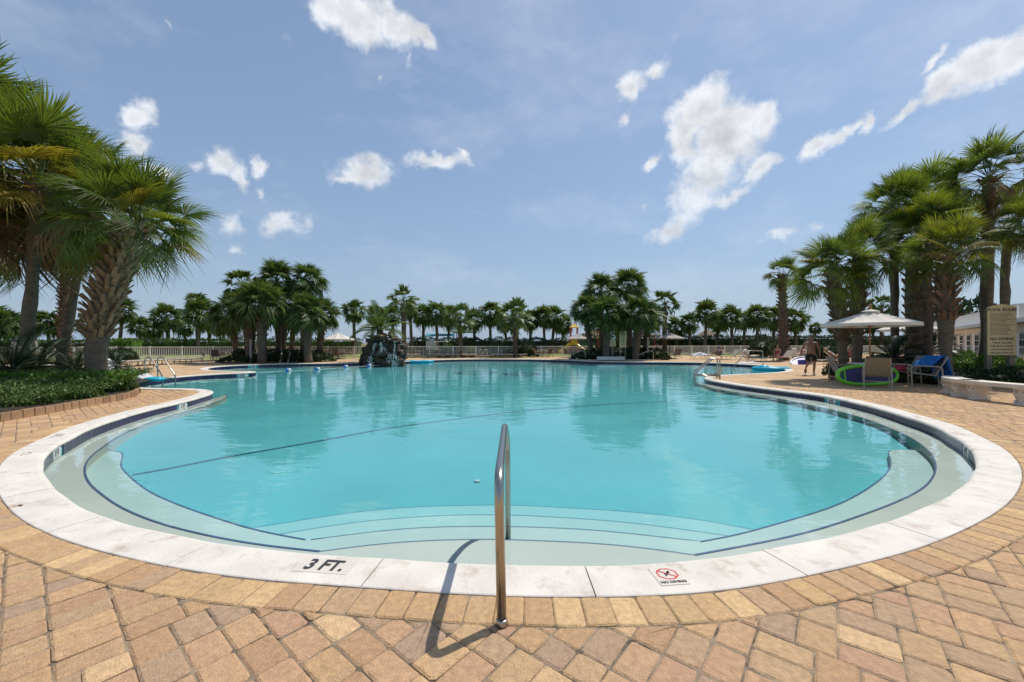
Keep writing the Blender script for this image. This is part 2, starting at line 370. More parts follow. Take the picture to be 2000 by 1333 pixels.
def water_mat():
    mt = bpy.data.materials.new('water'); mt.use_nodes = True; nt = mt.node_tree; N = nt.nodes; L = nt.links; N.clear()
    out = N.new('ShaderNodeOutputMaterial'); tr = N.new('ShaderNodeBsdfTransparent'); gl = N.new('ShaderNodeBsdfGlossy'); ms = N.new('ShaderNodeMixShader'); fr = N.new('ShaderNodeFresnel')
    tr.inputs[0].default_value = (.90, .97, .98, 1); gl.inputs['Roughness'].default_value = .015; gl.inputs[0].default_value = (.92, .97, 1, 1); fr.inputs[0].default_value = 1.33
    g = N.new('ShaderNodeNewGeometry')
    def wave(scale, stretch, detail, dist, prev=None):
        mp = N.new('ShaderNodeMapping'); L.new(g.outputs['Position'], mp.inputs[0]); mp.inputs['Scale'].default_value = stretch; mp.inputs['Rotation'].default_value = (0, 0, R(8))
        n = N.new('ShaderNodeTexNoise'); n.inputs['Scale'].default_value = scale; n.inputs['Detail'].default_value = detail; n.inputs['Roughness'].default_value = .45; L.new(mp.outputs[0], n.inputs['Vector'])
        bu = N.new('ShaderNodeBump'); bu.inputs['Strength'].default_value = 1; bu.inputs['Distance'].default_value = dist; L.new(n.outputs[0], bu.inputs['Height'])
        if prev is not None: L.new(prev, bu.inputs['Normal'])
        return bu.outputs[0]
    nrm = wave(.9, (.7, 1.2, 1), 2, .016); nrm = wave(3.0, (.7, 1.35, 1), 3, .0058, nrm)
    L.new(nrm, gl.inputs['Normal']); L.new(nrm, fr.inputs['Normal'])
    L.new(fr.outputs[0], ms.inputs[0]); L.new(tr.outputs[0], ms.inputs[1]); L.new(gl.outputs[0], ms.inputs[2]); L.new(ms.outputs[0], out.inputs[0])
    return mt
M['water'] = water_mat()

# ------------------------------------------------------------------ pool outline (edge between pavers and coping), anticlockwise from the near middle
OUTPX = [(970, 1163), (1100, 1166), (1170, 1165), (1317, 1161), (1410, 1153), (1500, 1139), (1640, 1110), (1785, 1073), (1887, 1032), (1960, 990), (1994, 945), (1990, 905), (1955, 872), (1925, 857), (1870, 832),
         (1812, 815), (1725, 792), (1625, 772), (1520, 759), (1466, 752.5), (1420, 745.5), (1398, 741.5), (1392, 738), (1402, 735), (1430, 733), (1482, 730.7), (1520, 728.8), (1545, 726), (1550, 723), (1540, 720), (1515, 715.5), (1482, 712.7), (1430, 710),
         (1365, 707.6), (1300, 707), (1230, 706.6), (1160, 705.5), (1110, 703.4), (1060, 702), (1000, 701.4), (930, 701.3), (870, 702.2), (820, 704), (790, 705.5), (750, 706.8), (700, 708.3), (640, 709.3), (560, 710.4), (497, 712), (440, 714.3), (405, 717.3),
         (391, 720.5), (400, 723.8), (440, 725.6), (478, 726), (488, 726.7), (475, 727.6), (440, 729), (407, 730.6), (344, 735), (304, 739.2), (262, 743.5), (228, 747.5), (212, 751.5), (222, 756), (255, 759), (300, 760.4), (345, 761), (378, 762.6), (390, 766), (380, 771),
         (327, 785), (250, 802), (175, 822), (120, 840), (75, 860), (32, 880), (2, 905), (-10, 935), (-2, 965), (15, 990), (50, 1020), (142, 1060), (215, 1080), (322, 1105), (412, 1120), (500, 1131), (700, 1146), (825, 1155)]
OUT = smooth(catmull([P(x, y) for x, y in OUTPX], True, .05), 30)
OUT = resample(OUT, True, .05); ON = normals(OUT); NO = len(OUT)
LEN = .05 * NO
kdo = KDTree(NO)
for i, p in enumerate(OUT): kdo.insert((p.x, p.y, 0), i)
kdo.balance()
def signed(p):
    q, i, d = kdo.find((p[0], p[1], 0)); return (Vector((p[0], p[1])) - OUT[i]).dot(ON[i]), i
def at_s(s):
    f = (s / LEN * NO) % NO; i = int(f); t = f - i
    return OUT[i].lerp(OUT[(i + 1) % NO], t), ON[i].lerp(ON[(i + 1) % NO], t).normalized()
def s_near(px, py):
    q = P(px, py); return kdo.find((q.x, q.y, 0))[1] * LEN / NO
def off(w, step=2):
    return [OUT[i] + ON[i] * w for i in range(0, NO, step)]
WZ = -.14
WALL = .30
def clean(poly, dmin=.02):
    o = [poly[0]]
    for p in poly[1:]:
        if (p - o[-1]).length > dmin: o.append(p)
    return o

pool = bpy.data.objects.new('pool_basin', None); COL.objects.link(pool); pool['kind'] = 'structure'
wall_in = clean(smooth(off(WALL, 4), 2))
m = MB(); n = len(wall_in); FZ = -.72
m.add([(p.x, p.y, -.055) for p in wall_in] + [(p.x, p.y, FZ - 1) for p in wall_in], [(i, (i + 1) % n, n + (i + 1) % n, n + i) for i in range(n)])
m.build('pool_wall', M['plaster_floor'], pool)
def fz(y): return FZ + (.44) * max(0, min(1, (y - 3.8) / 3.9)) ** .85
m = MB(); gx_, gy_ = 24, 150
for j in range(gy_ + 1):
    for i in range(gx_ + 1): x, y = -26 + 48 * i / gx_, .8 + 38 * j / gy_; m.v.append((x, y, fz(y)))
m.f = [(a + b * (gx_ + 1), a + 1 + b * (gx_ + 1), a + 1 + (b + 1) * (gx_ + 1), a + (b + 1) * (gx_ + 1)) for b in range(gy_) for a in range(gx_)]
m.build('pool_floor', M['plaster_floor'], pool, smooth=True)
# water
wt = MB().sheet([clean(smooth(off(WALL - .004, 4), 2))], WZ).build('water', M['water'], None, kind='structure')

# tile band round the wall: the pieces that show largest are parts, the rest one joined part
def strip_piece(mb, s0, s1, o0, o1, z0, z1, seg=2):
    # a curved slab between offsets o0..o1 (inward +) and heights z0..z1
    vs = []; fs = []
    for k in range(seg + 1):
        p, nn = at_s(s0 + (s1 - s0) * k / seg)
        for o, z in ((o0, z0), (o1, z0), (o1, z1), (o0, z1)):
            q = p + nn * o; vs.append((q.x, q.y, z))
    for k in range(seg):
        for j in range(4):
            a = k * 4 + j; b = k * 4 + (j + 1) % 4
            fs.append((a, a + 4, b + 4, b))
    fs += [(0, 1, 2, 3), (seg * 4 + 3, seg * 4 + 2, seg * 4 + 1, seg * 4)]
    mb.add(vs, fs)
TW = .152; nt_ = int(LEN / TW); cand = []
MARKS = [(130, 866), (387, 783), (1532, 775), (1842, 860), (498, 713), (485, 730)]
mark_s = [s_near(*q) for q in MARKS]
for k in range(nt_):
    s = k * TW; p, nn = at_s(s + TW / 2); q = p + nn * WALL
    if any(abs((s + TW / 2) - ms) < .26 for ms in mark_s): continue
    if q.y < .3: continue
    x, y = proj((q.x, q.y, -.1)); facing = Vector((nn.x, nn.y)).dot(Vector((-q.x, -q.y)))
    size = FPX / q.y if (facing > 0 and -60 < x < 2060) else 0
    cand.append((size, s))
cand.sort(reverse=True)
rest = MB()
for i, (sz, s) in enumerate(cand):
    mb = MB() if (i < 290 and sz > 0) else rest
    strip_piece(mb, s + .003, s + TW - .003, WALL - .03, WALL + .014, -.215, -.058, 1)
    if mb is not rest: mb.build('tile', M['tile'], pool)
rest.build('tile_band', M['tile'], pool, kind='stuff')

# coping stones
coping = bpy.data.objects.new('pool_coping', None); COL.objects.link(coping); coping['kind'] = 'structure'
PROF = [(0, -.07), (0, -.004), (.006, 0), (.285, 0), (.31, -.006), (.328, -.022), (.332, -.038), (.324, -.052), (.30, -.0575), (.27, -.0575)]
def coping_seg(s0, s1, dz):
    mb = MB(); seg = max(4, int((s1 - s0) / .12)); k = len(PROF); vs = []; fs = []
    for i in range(seg + 1):
        p, nn = at_s(s0 + (s1 - s0) * i / seg)
        wob = .004 * math.sin(7 * (s0 + i)) 
        for o, z in PROF:
            q = p + nn * (o + wob * (o > .1)); vs.append((q.x, q.y, z + dz))
    for i in range(seg):
        for j in range(k):
            a = i * k + j; b = i * k + (j + 1) % k; fs.append((a, a + k, b + k, b))
    fs += [tuple(range(k)), tuple(seg * k + j for j in range(k - 1, -1, -1))]
    return mb.add(vs, fs)
s0 = s_near(1170, 1165); NSEG = round(LEN / 1.345); sl_ = LEN / NSEG
for k in range(NSEG):
    coping_seg(s0 + k * sl_ + .004, s0 + (k + 1) * sl_ - .004, random.uniform(-.0012, .0012)).build('coping_stone', M['coping'], coping, smooth=False)
m = MB(); n = NO // 4
pts = [(OUT[i * 4], ON[i * 4]) for i in range(n)]
m.add([(*(p + q * .002), -.012) for p, q in pts] + [(*(p + q * .295), -.012) for p, q in pts], [(i, n + i, n + (i + 1) % n, (i + 1) % n) for i in range(n)])
m.build('coping_joint', M['joint_sand'], coping)

# depth marks ----------------------------------------------------------------
def flat_frame(p, nn, z):        # letters read from outside the pool: up = inward normal
    xa = Vector((nn.y, -nn.x, 0)); ya = Vector((nn.x, nn.y, 0))
    return Matrix(((xa.x, ya.x, 0, p.x), (xa.y, ya.y, 0, p.y), (0, 0, 1, z), (0, 0, 0, 1)))
def coping_mark(px, py, s, size, w, h, mt, worn=False):
    q = P(px, py); sg, i = signed(q); nn = ON[i]; p = Vector((q.x, q.y))
    F = flat_frame(p, nn, 0)
    if not worn:
        link('mark_tile', MB().prism([(-w / 2, -h / 2), (w / 2, -h / 2), (w / 2, h / 2), (-w / 2, h / 2)], .0008, .0032).mesh('mark_tile', M['mark_tile']), coping, mat=F)
    return text(s, size, mt, coping, F @ Matrix.Translation((0, 0, .0042 if not worn else .002)), .0008, bold=.005, sx=.80)
coping_mark(636, 1106, '3 FT.', .155, .36, .155, M['ink'])
# no diving plate
q = P(1306, 1126); sg, i = signed(q); F = flat_frame(Vector((q.x, q.y)), ON[i], 0)
link('mark_tile', MB().prism([(-.088, -.088), (.088, -.088), (.088, .088), (-.088, .088)], .0008, .0032).mesh('mark_tile', M['mark_tile']), coping, mat=F)
oc = [(math.cos(PI / 8 + k * PI / 4), math.sin(PI / 8 + k * PI / 4)) for k in range(8)]
mb = MB(); vs = [(x * .068, y * .06, .0042) for x, y in oc] + [(x * .057, y * .05, .0042) for x, y in oc]
mb.add([(v[0], v[1] + .02, v[2]) for v in vs], [(k, (k + 1) % 8, 8 + (k + 1) % 8, 8 + k) for k in range(8)])
mb.box((0, .02, .0048), (.125, .009, .001), rz=R(-38)); link('no_diving_ring', mb.mesh('no_diving_ring', M['ink_red']), coping, mat=F)
mb = MB(); mb.box((0, .02, .006), (.055, .010, .001), rz=R(52)); mb.box((.012, .034, .006), (.016, .016, .001), rz=R(52)); mb.box((-.006, .02, .006), (.03, .006, .001), rz=R(15)); link('diver_figure', mb.mesh('diver_figure', M['ink']), coping, mat=F)
text('NO DIVING', .03, M['ink'], coping, F @ Matrix.Translation((0, -.062, .0042)), .0008, bold=.001)
coping_mark(112, 851, '3 FT.', .15, .3, .15, M['ink_worn'], True)
def wear_patch(px, py, w, h):
    q = P(px, py); sg, i = signed(q); F = flat_frame(Vector((q.x, q.y)), ON[i], 0); mb = MB(); rr = random.Random(int(px))
    for k in range(26):
        a, b = rr.uniform(-w, w), rr.uniform(-h, h); mb.box((a, b, .0012), (rr.uniform(.01, .05), rr.uniform(.004, .012), .001), rz=rr.uniform(-.5, .5))
    link('worn_mark', mb.mesh('worn_mark', M['mark_tile_red']), coping, mat=F, kind='stuff')
M['mark_tile_red'] = mk('mark_tile_red', (.55, .40, .31), .8, var=.25, scale=20)
for a in ((52, 886, .1, .04), (33, 989, .03, .03), (1790, 814.5, .12, .03), (1868, 846, .12, .05)): wear_patch(*a)
for (mx, my), ms in zip(MARKS, mark_s):
    p, nn = at_s(ms); mb = MB(); strip_piece(mb, ms - .16, ms + .16, WALL - .03, WALL + .016, -.2, -.06, 4); mb.build('white_tile', M['white_tile'], pool)
    F = Matrix(((-nn.y, 0, nn.x, (p + nn * (WALL + .018)).x), (nn.x, 0, nn.y, (p + nn * (WALL + .018)).y), (0, 1, 0, -.118), (0, 0, 0, 1)))
    # letters stand on the wall and face the water
    F = Matrix(((nn.y * -1, 0, nn.x, F[0][3]), (nn.x, 0, nn.y, F[1][3]), (0, 1, 0, -.118), (0, 0, 0, 1)))
    text('3 FT.', .10, M['ink'], pool, F, .001, bold=.003, sx=.9)

# ledges and steps under water (outer curves measured at the height of each tread)
def curve_px(pts, z, step=.12): return smooth(catmull([P(x, y, z) for x, y in pts], False, step), 3, False)
def wall_between(pa, pb):        # wall points from near pa going anticlockwise to pb
    a = s_near(*pa); b = s_near(*pb)
    if b < a: b += LEN
    k = int((b - a) / .12); r = []
    for i in range(k + 1):
        p, nn = at_s(a + (b - a) * i / k); r.append(p + nn * (WALL + .012))
    return r
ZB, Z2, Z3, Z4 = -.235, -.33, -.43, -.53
bL = [(437, 772), (424, 777), (405, 784), (362, 797), (300, 817), (250, 835), (205, 857), (170, 880), (155, 902), (156, 923), (170, 944), (187, 957), (225, 986), (287, 1015), (370, 1039), (497, 1064), (625, 1078)]
bR = [(1357, 1085), (1497, 1059), (1582, 1040), (1675, 1010), (1750, 982), (1800, 957), (1827, 932), (1832, 912), (1820, 887), (1795, 865), (1762, 847), (1700, 822), (1650, 807), (1575, 790), (1500, 775), (1417, 763), (1378, 754), (1360, 747.5)]
st1 = [(725, 1065), (825, 1057), (970, 1054), (1000, 1055), (1162, 1062), (1250, 1070)]
st2 = [(607, 1055), (750, 1037), (850, 1030), (975, 1029), (1000, 1029), (1162, 1036), (1250, 1045), (1368, 1058)]
st3 = [(540, 1045), (625, 1031), (700, 1020), (850, 1008), (970, 1006), (1055, 1009), (1225, 1021), (1350, 1037), (1420, 1047)]
st4 = [(500, 1031), (650, 1007), (750, 995), (825, 990), (970, 987), (1000, 987), (1100, 992), (1250, 1002), (1375, 1017), (1470, 1035)]
l2L = [(180, 882), (232, 881), (240, 888), (237, 902), (236, 911), (252, 930), (292, 961), (337, 982), (400, 1005), (500, 1036), (597, 1055)]
l2R = [(1368, 1059), (1437, 1046), (1500, 1029), (1640, 985), (1722, 935), (1738, 915), (1740, 900), (1735, 880), (1745, 878), (1795, 880)]
def pf(px, py):
    z = FZ
    for _ in range(30): z = fz(P(px, py, z).y)
    return P(px, py, z)
def curve_px2(pts): return smooth(catmull([pf(x, y) for x, y in pts], False, .12), 3, False)
def ribbon(pts, w, z, mt, name='tile_line'):
    mb = MB(); n = len(pts); vs = []
    for i, p in enumerate(pts):
        t = (pts[min(n - 1, i + 1)] - pts[max(0, i - 1)]).normalized(); q = Vector((-t.y, t.x)) * w / 2
        zz_ = zb(p.y) + .005 if z == 'b' else z
        vs += [(*(p + q), zz_ if z is not None else fz(p.y) + .014), (*(p - q), zz_ if z is not None else fz(p.y) + .014)]
    mb.add(vs, [(2 * i, 2 * i + 1, 2 * i + 3, 2 * i + 2) for i in range(n - 1)]); return mb.build(name, mt, pool)
def tread(poly, z, mt, name, depth):
    poly = clean(poly, .03); mb = MB(); mb.sheet([poly], z); n = len(poly)
    mb.add([(p.x, p.y, z) for p in poly] + [(p.x, p.y, depth) for p in poly], [(i, n + i, n + (i + 1) % n, (i + 1) % n) for i in range(n)])
    return mb.build(name, mt, pool)
def zb(y): return -.235 + .065 * max(0, min(1, (y - 3.6) / 5.0))
def ledge_px(pts, lo=.36):
    out = []
    for x, y in pts:
        z = ZB
        for _ in range(10): z = zb(P(x, y, z).y)
        out.append(P(x, y, z).xy)
    c = catmull(out, False, .12); res = []
    for p in c:
        sg, i = signed(p)
        res.append(OUT[i] + ON[i] * (WALL + lo) if sg < WALL + lo else p)
    return smooth(clean(res, .03), 8, False)
cL = ledge_px(bL); cR = ledge_px(bR); c1 = curve_px([bL[-1]] + st1 + [bR[0]], ZB)
def tread_z(poly, zf, mt, name, depth):
    poly = clean(poly, .03); n = len(poly); mb = MB(); mb.sheet([poly], 0); mb.v = [(x, y, zf(y)) for x, y, z in mb.v]
    mb.add([(p.x, p.y, zf(p.y)) for p in poly] + [(p.x, p.y, depth) for p in poly], [(i, n + i, n + (i + 1) % n, (i + 1) % n) for i in range(n)]); return mb.build(name, mt, pool)
wl = wall_between((370, 775), (1400, 743))
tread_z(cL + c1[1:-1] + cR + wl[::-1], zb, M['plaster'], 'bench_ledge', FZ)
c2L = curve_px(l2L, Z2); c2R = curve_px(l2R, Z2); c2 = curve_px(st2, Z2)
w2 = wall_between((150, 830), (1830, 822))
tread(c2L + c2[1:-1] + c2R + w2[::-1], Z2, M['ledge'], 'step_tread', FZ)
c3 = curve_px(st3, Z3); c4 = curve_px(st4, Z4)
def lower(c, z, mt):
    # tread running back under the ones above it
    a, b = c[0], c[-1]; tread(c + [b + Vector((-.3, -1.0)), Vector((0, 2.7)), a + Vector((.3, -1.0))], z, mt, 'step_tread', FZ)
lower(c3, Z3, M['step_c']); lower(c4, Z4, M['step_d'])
ribbon(cL, .02, 'b', M['line']); ribbon(cR, .02, 'b', M['line']); ribbon(c1, .010, ZB + .004, M['line'])
ribbon(c2L[2:], .018, Z2 + .004, M['line']); ribbon(c2R[:-4], .018, Z2 + .004, M['line']); ribbon(c2, .010, Z2 + .004, M['line'])
ribbon(c3, .010, Z3 + .004, M['line_deep']); ribbon(c4, .010, Z4 + .004, M['line_deep'])
fl = [(258, 929), (337, 915), (420, 898), (500, 884), (620, 863), (750, 839), (850, 825), (1000, 806), (1100, 797), (1200, 790), (1312, 785)]
ribbon(curve_px2(fl), .038, None, M['line'])
for (cx_, cy_, rx_) in ((930, 729, 38), (1020, 731, 34)):
    c = pf(cx_, cy_); rr = rx_ / FPX * c.y
    ribbon([Vector((c.x + rr * math.cos(t * PI / 20), c.y + rr * .9 * math.sin(t * PI / 20))) for t in range(41)], .3, None, M['line'], 'lane_ring')
tag(MB().lathe([(.045, -.012), (.042, .0), (.02, .003), (.001, .003)], 14, M=Matrix.Translation(pf(932, 941) + Vector((0, 0, .016)))).build('drain_cover', M['step_c']), 'small pale round drain cover on the pool floor', 'drain cover')

# ------------------------------------------------------------------ deck: sand bed, pavers, border course
FENCE_A, FENCE_B = Vector((-46, 29.5)), Vector((75, 60))
DECK = [Vector((-46, -9)), Vector((75, -9)), FENCE_B, FENCE_A]
hole = clean(off(.02, 4))
deck = MB().sheet([DECK, hole], -.013).build('pool_deck', M['deck'], kind='structure')
near = [Vector((-15, -9)), Vector((15, -9)), Vector((15, 12.2)), Vector((-15, 12.2))]
# sand bed below the laid pavers: the near part of the deck, cut round the pool
bed = MB(); st = .25
for ix in range(-76, 76):
    for iy in range(3, 48):
        a, b = ix * st, iy * st
        if abs(a) / max(b, .5) > 1.72: continue
        if signed((a + st / 2, b + st / 2))[0] < -.19:
            bed.add([(a, b, -.009), (a + st, b, -.009), (a + st, b + st, -.009), (a, b + st, -.009)], [(0, 1, 2, 3)])
# a strip following the border course exactly
vs = []; ks = [i for i in range(0, NO, 3) if OUT[i].y < 12.4]
for i in range(0, NO - 3, 3):
    if OUT[i].y < 12.4 and OUT[i + 3].y < 12.4:
        q = [(*(OUT[j] + ON[j] * o), -.0085) for j, o in ((i, .0), (i, -.36), (i + 3, -.36), (i + 3, .0))]
        bed.add(q, [(0, 1, 2, 3)])
bed.build('sand_bed', M['joint_sand'], deck)
def paver(mb, poly, z=0., h=.03, bev=.007, fancy=False):
    if fancy:
        q = []
        for i in range(len(poly)):
            a, b, d = poly[i - 1], poly[i], poly[(i + 1) % len(poly)]
            for e, o in ((a, 0), (d, 1)):
                l_ = (e - b).length; k = min(random.uniform(.006, .020), l_ * .3); q.append(b + (e - b) / max(l_, 1e-6) * k + Vector((random.uniform(-.0015, .0015), random.uniform(-.0015, .0015))))
        poly = q
    c = sum(poly, Vector((0, 0))) / len(poly); n = len(poly); vs = []
    ins = []
    for i in range(n):
        a, b, d = poly[i - 1], poly[i], poly[(i + 1) % n]
        e1 = (b - a).normalized(); e2 = (d - b).normalized(); bi = Vector((-e1.y - e2.y, e1.x + e2.x)); 
        if bi.length < 1e-4: bi = Vector((-e1.y, e1.x))
        bi.normalize(); ins.append(b + bi * bev * 1.3)
    tx, ty = random.uniform(-.014, .014), random.uniform(-.014, .014)
    zz = lambda p, o: z + o + (p.x - c.x) * tx + (p.y - c.y) * ty
    vs = [(p.x, p.y, z - h) for p in poly] + [(p.x, p.y, zz(p, -.0065)) for p in poly] + [(p.x, p.y, zz(p, 0)) for p in ins]
    fs = [(i, (i + 1) % n, n + (i + 1) % n, n + i) for i in range(n)] + [(n + i, n + (i + 1) % n, 2 * n + (i + 1) % n, 2 * n + i) for i in range(n)] + [tuple(range(2 * n, 3 * n))]
    mb.add(vs, fs)
def pxsize(c):
    if c.y < .5: return 0
    x, y = proj((c.x, c.y, 0))
    return FPX / c.y if (-40 < x < 2040 and y < 1380) else (.01 if (-420 < x < 2420 and c.y > .55) else 0)
cand = []
# border (soldier) course
BW = .152; nb = int(LEN / BW); bw = LEN / nb
for k in range(nb):
    a, na = at_s(k * bw + .0025); b, nb_ = at_s((k + 1) * bw - .0025); 
    if a.y > 12: continue
    j = lambda: Vector((random.uniform(-.002, .002), random.uniform(-.002, .002)))
    poly = [a - na * .228 + j(), b - nb_ * .228 + j(), b - nb_ * .006 + j(), a - na * .006 + j()]
    c = (poly[0] + poly[2]) / 2; sz = pxsize(c)
    if sz: cand.append((sz, poly))
cand.sort(key=lambda t: -t[0]); rest = MB()
for i, (sz, poly) in enumerate(cand):
    mb = MB() if i < 295 else rest
    paver(mb, poly, random.uniform(-.004, .002), fancy=i < 160)
    if mb is not rest: mb.build('border_paver', M['border'], deck)
if rest.v: rest.build('border_course', M['border'], deck, kind='stuff')
# field pavers: strips of a fixed height running along one diagonal, filled with whole and two-thirds stones
UA = Vector((math.cos(R(-39.2)), math.sin(R(-39.2)))); UB = Vector((-UA.y, UA.x)); U = .0762
rr = random.Random(5); field = []
def stone(a0, b0, a1, b1):
    g = .0028
    pts = [UA * x + UB * y for x, y in ((a0 * U + g, b0 * U + g), (a1 * U - g, b0 * U + g), (a1 * U - g, b1 * U - g), (a0 * U + g, b1 * U - g))]
    c = (pts[0] + pts[2]) / 2
    if c.y < .55 or c.y > 12.2 or abs(c.x) > 19: return
    if not pxsize(c): return
    pts = [p + Vector((rr.uniform(-.0018, .0018), rr.uniform(-.0018, .0018))) for p in pts]
    ss = [signed(p) for p in pts]; lim = -.233
    if all(s > lim for s, _ in ss): return
    if any(s > lim for s, _ in ss):
        i = signed(c)[1]; nn = ON[i]; o = OUT[i]; res = []
        for k in range(len(pts)):
            a, b = pts[k], pts[(k + 1) % len(pts)]; da = (a - o).dot(nn) - lim; db = (b - o).dot(nn) - lim
            if da <= 0: res.append(a)
            if (da <= 0) != (db <= 0): res.append(a.lerp(b, da / (da - db)))
        res = clean(res, .006) if len(res) > 2 else res
        if len(res) > 2 and (res[0] - res[-1]).length < .006: res.pop()
        if len(res) < 3: return
        ar = abs(sum(res[k].x * res[(k + 1) % len(res)].y - res[(k + 1) % len(res)].x * res[k].y for k in range(len(res))) / 2)
        if ar < .0011: return
        pts = res
    field.append((pxsize(c), pts))
b0 = -260
while b0 < 260:
    hgt = rr.choice((5, 5, 6, 4, 5)); a0 = -260 - rr.randint(0, 5)
    while a0 < 260:
        if hgt == 5:
            sp = rr.choice(((2, 5), (3, 5), (5,) if False else (2, 5))); stone(a0, b0, a0 + 2, b0 + sp[0]); stone(a0, b0 + sp[0], a0 + 2, b0 + 5); w = 2
        elif hgt == 6:
            if rr.random() < .5: stone(a0, b0, a0 + 2, b0 + 3); stone(a0, b0 + 3, a0 + 2, b0 + 6); w = 2
            else:
                for q in (0, 2, 4): stone(a0, b0 + q, a0 + 3, b0 + q + 2)
                w = 3
        else:
            w = rr.choice((3, 3, 2)); stone(a0, b0, a0 + w, b0 + 2); stone(a0, b0 + 2, a0 + w, b0 + 4)
        a0 += w
    b0 += hgt
field.sort(key=lambda t: -t[0]); rest = MB()
for i, (sz, poly) in enumerate(field):
    mb = MB() if i < 298 else rest
    paver(mb, poly, random.uniform(-.005, .0025), bev=.006 if i > 298 else .009, fancy=i < 1200)
    if mb is not rest: mb.build('paver', M['paver'], deck)
rest.build('paver_field', M['paver'], deck, kind='stuff')
print('pavers', len(field), 'border', len(cand), 'coping', NSEG, 'pool length', LEN)
# ------------------------------------------------------------------ ground beyond the deck
M['lawn'] = mk('lawn', (.19, .23, .04), .95, var=.3, scale=.35, bump=.5, bscale=25)
M['dune'] = mk('dune', (.20, .17, .075), .95, var=.4, scale=.3, bump=.6, bscale=8)
M['sea'] = mk('sea', (.10, .17, .20), .2, var=.1, scale=.05)
big = [Vector((-900, -300)), Vector((900, -300)), Vector((900, 135)), Vector((-900, 135))]
hole2 = [Vector((-45.9, -8.9)), Vector((74.9, -8.9)), FENCE_B - Vector((.1, .1)), FENCE_A + Vector((.1, -.05))]
MB().sheet([big, hole2], -.05).build('lawn', M['lawn'], kind='structure')
m = MB(); nx, ny = 120, 12
for iy in range(ny + 1):
    for ix in range(nx + 1):
        x = -450 + 900 * ix / nx; y = 84 + 60 * iy / ny; t = iy / ny
        h = 2.0 * math.sin(PI * min(1, t * 1.1)) ** .8 if t < .9 else .1
        z = -.2 + h * (.8 + .35 * noise.noise((x * .045, y * .07, 3))) if 0 < iy < ny else -.3
        m.v.append((x, y, z))
m.f = [(a + b * (nx + 1), a + 1 + b * (nx + 1), a + 1 + (b + 1) * (nx + 1), a + (b + 1) * (nx + 1)) for b in range(ny) for a in range(nx)]
m.build('dune', M['dune'], kind='structure', smooth=True)
MB().sheet([[Vector((-3500, 134)), Vector((3500, 134)), Vector((3500, 3500)), Vector((-3500, 3500))]], -.6).build('sea', M['sea'], kind='structure')
# ------------------------------------------------------------------ foliage
M['frond'] = mk('frond', (.06, .09, .02), .42, var=.35, scale=2.5, transl=.46, spec=.36, tcol=(1.75, 1.65, .7), hue=[(0.061, 0.097, 0.022), (0.092, 0.132, 0.024), (0.128, 0.165, 0.024), (0.074, 0.115, 0.030), (0.162, 0.182, 0.024)])
M['frond_yellow'] = mk('frond_yellow', (.22, .20, .03), .45, var=.3, scale=3, transl=.45, spec=.35, tcol=(1.4, 1.35, .8), hue=[(.16, .16, .02), (.27, .20, .025), (.19, .18, .02)])
M['frond_dry'] = mk('frond_dry', (.16, .105, .055), .8, var=.3, scale=3, transl=.15, spec=.2)
M['frond_light'] = mk('frond_light', (.085, .13, .028), .38, var=.3, scale=2.5, transl=.3, spec=.55, hue=[(.08, .125, .025), (.11, .16, .035)])
M['crown'] = mk('crown', (.045, .078, .022), .42, var=.5, scale=1.6, transl=.42, spec=.28, tcol=(1.05, 1.0, .6), rnd=.25, island=True, hue=[(0.054, 0.099, 0.030), (0.083, 0.135, 0.033), (0.112, 0.158, 0.039), (0.068, 0.112, 0.042)])
M['crown_light'] = mk('crown_light', (.085, .12, .03), .42, var=.4, scale=1.6, transl=.34, spec=.28, island=True, hue=[(0.098, 0.147, 0.039), (0.140, 0.196, 0.049)])
M['bark'] = mk('bark', (.155, .125, .095), .95, var=.35, scale=5, bump=1.6, bscale=16, stretch=(1, 1, 3.5), spec=.15, dark=((.09, .095, .065), 2.2, .5, .75))
M['bark_far'] = mk('bark_far', (.13, .10, .075), .95, var=.4, scale=4, bump=1.5, bscale=10, stretch=(1, 1, 3), spec=.15)
M['boot'] = mk('boot', (.23, .165, .105), .9, var=.35, scale=7, bump=1.0, bscale=30, rnd=.3, spec=.2, island=True)
M['boot_dark'] = mk('boot_dark', (.15, .10, .07), .9, var=.35, scale=7, bump=1.0, bscale=30, rnd=.3, spec=.2, island=True)
M['leaf'] = mk('leaf', (.05, .085, .022), .5, var=.3, scale=3, transl=.25, spec=.4, island=True, hue=[(0.053, 0.098, 0.021), (0.083, 0.143, 0.029), (0.120, 0.188, 0.039), (0.068, 0.112, 0.026)])
M['leaf_bright'] = mk('leaf_bright', (.09, .17, .025), .5, var=.3, scale=3, transl=.35, spec=.35, island=True, hue=[(.07, .14, .02), (.12, .21, .03), (.09, .17, .02)])
M['leaf_hedge'] = mk('leaf_hedge', (.07, .115, .025), .5, var=.4, scale=.6, transl=.25, spec=.35, island=True, hue=[(.045, .08, .018), (.085, .135, .028), (.065, .11, .022)])
M['leaf_dark'] = mk('leaf_dark', (.03, .05, .018), .5, var=.4, scale=.6, transl=.2, spec=.35, island=True, hue=[(.022, .04, .014), (.042, .07, .022)])
M['leaf_yellow'] = mk('leaf_yellow', (.3, .26, .03), .5, var=.3, scale=3, transl=.3, spec=.3, island=True)
M['sago'] = mk('sago', (.022, .042, .015), .4, var=.3, scale=3, transl=.15, spec=.5, rnd=.3)
M['soil'] = mk('soil', (.05, .035, .022), .95, var=.3, scale=8, bump=.8, bscale=25)

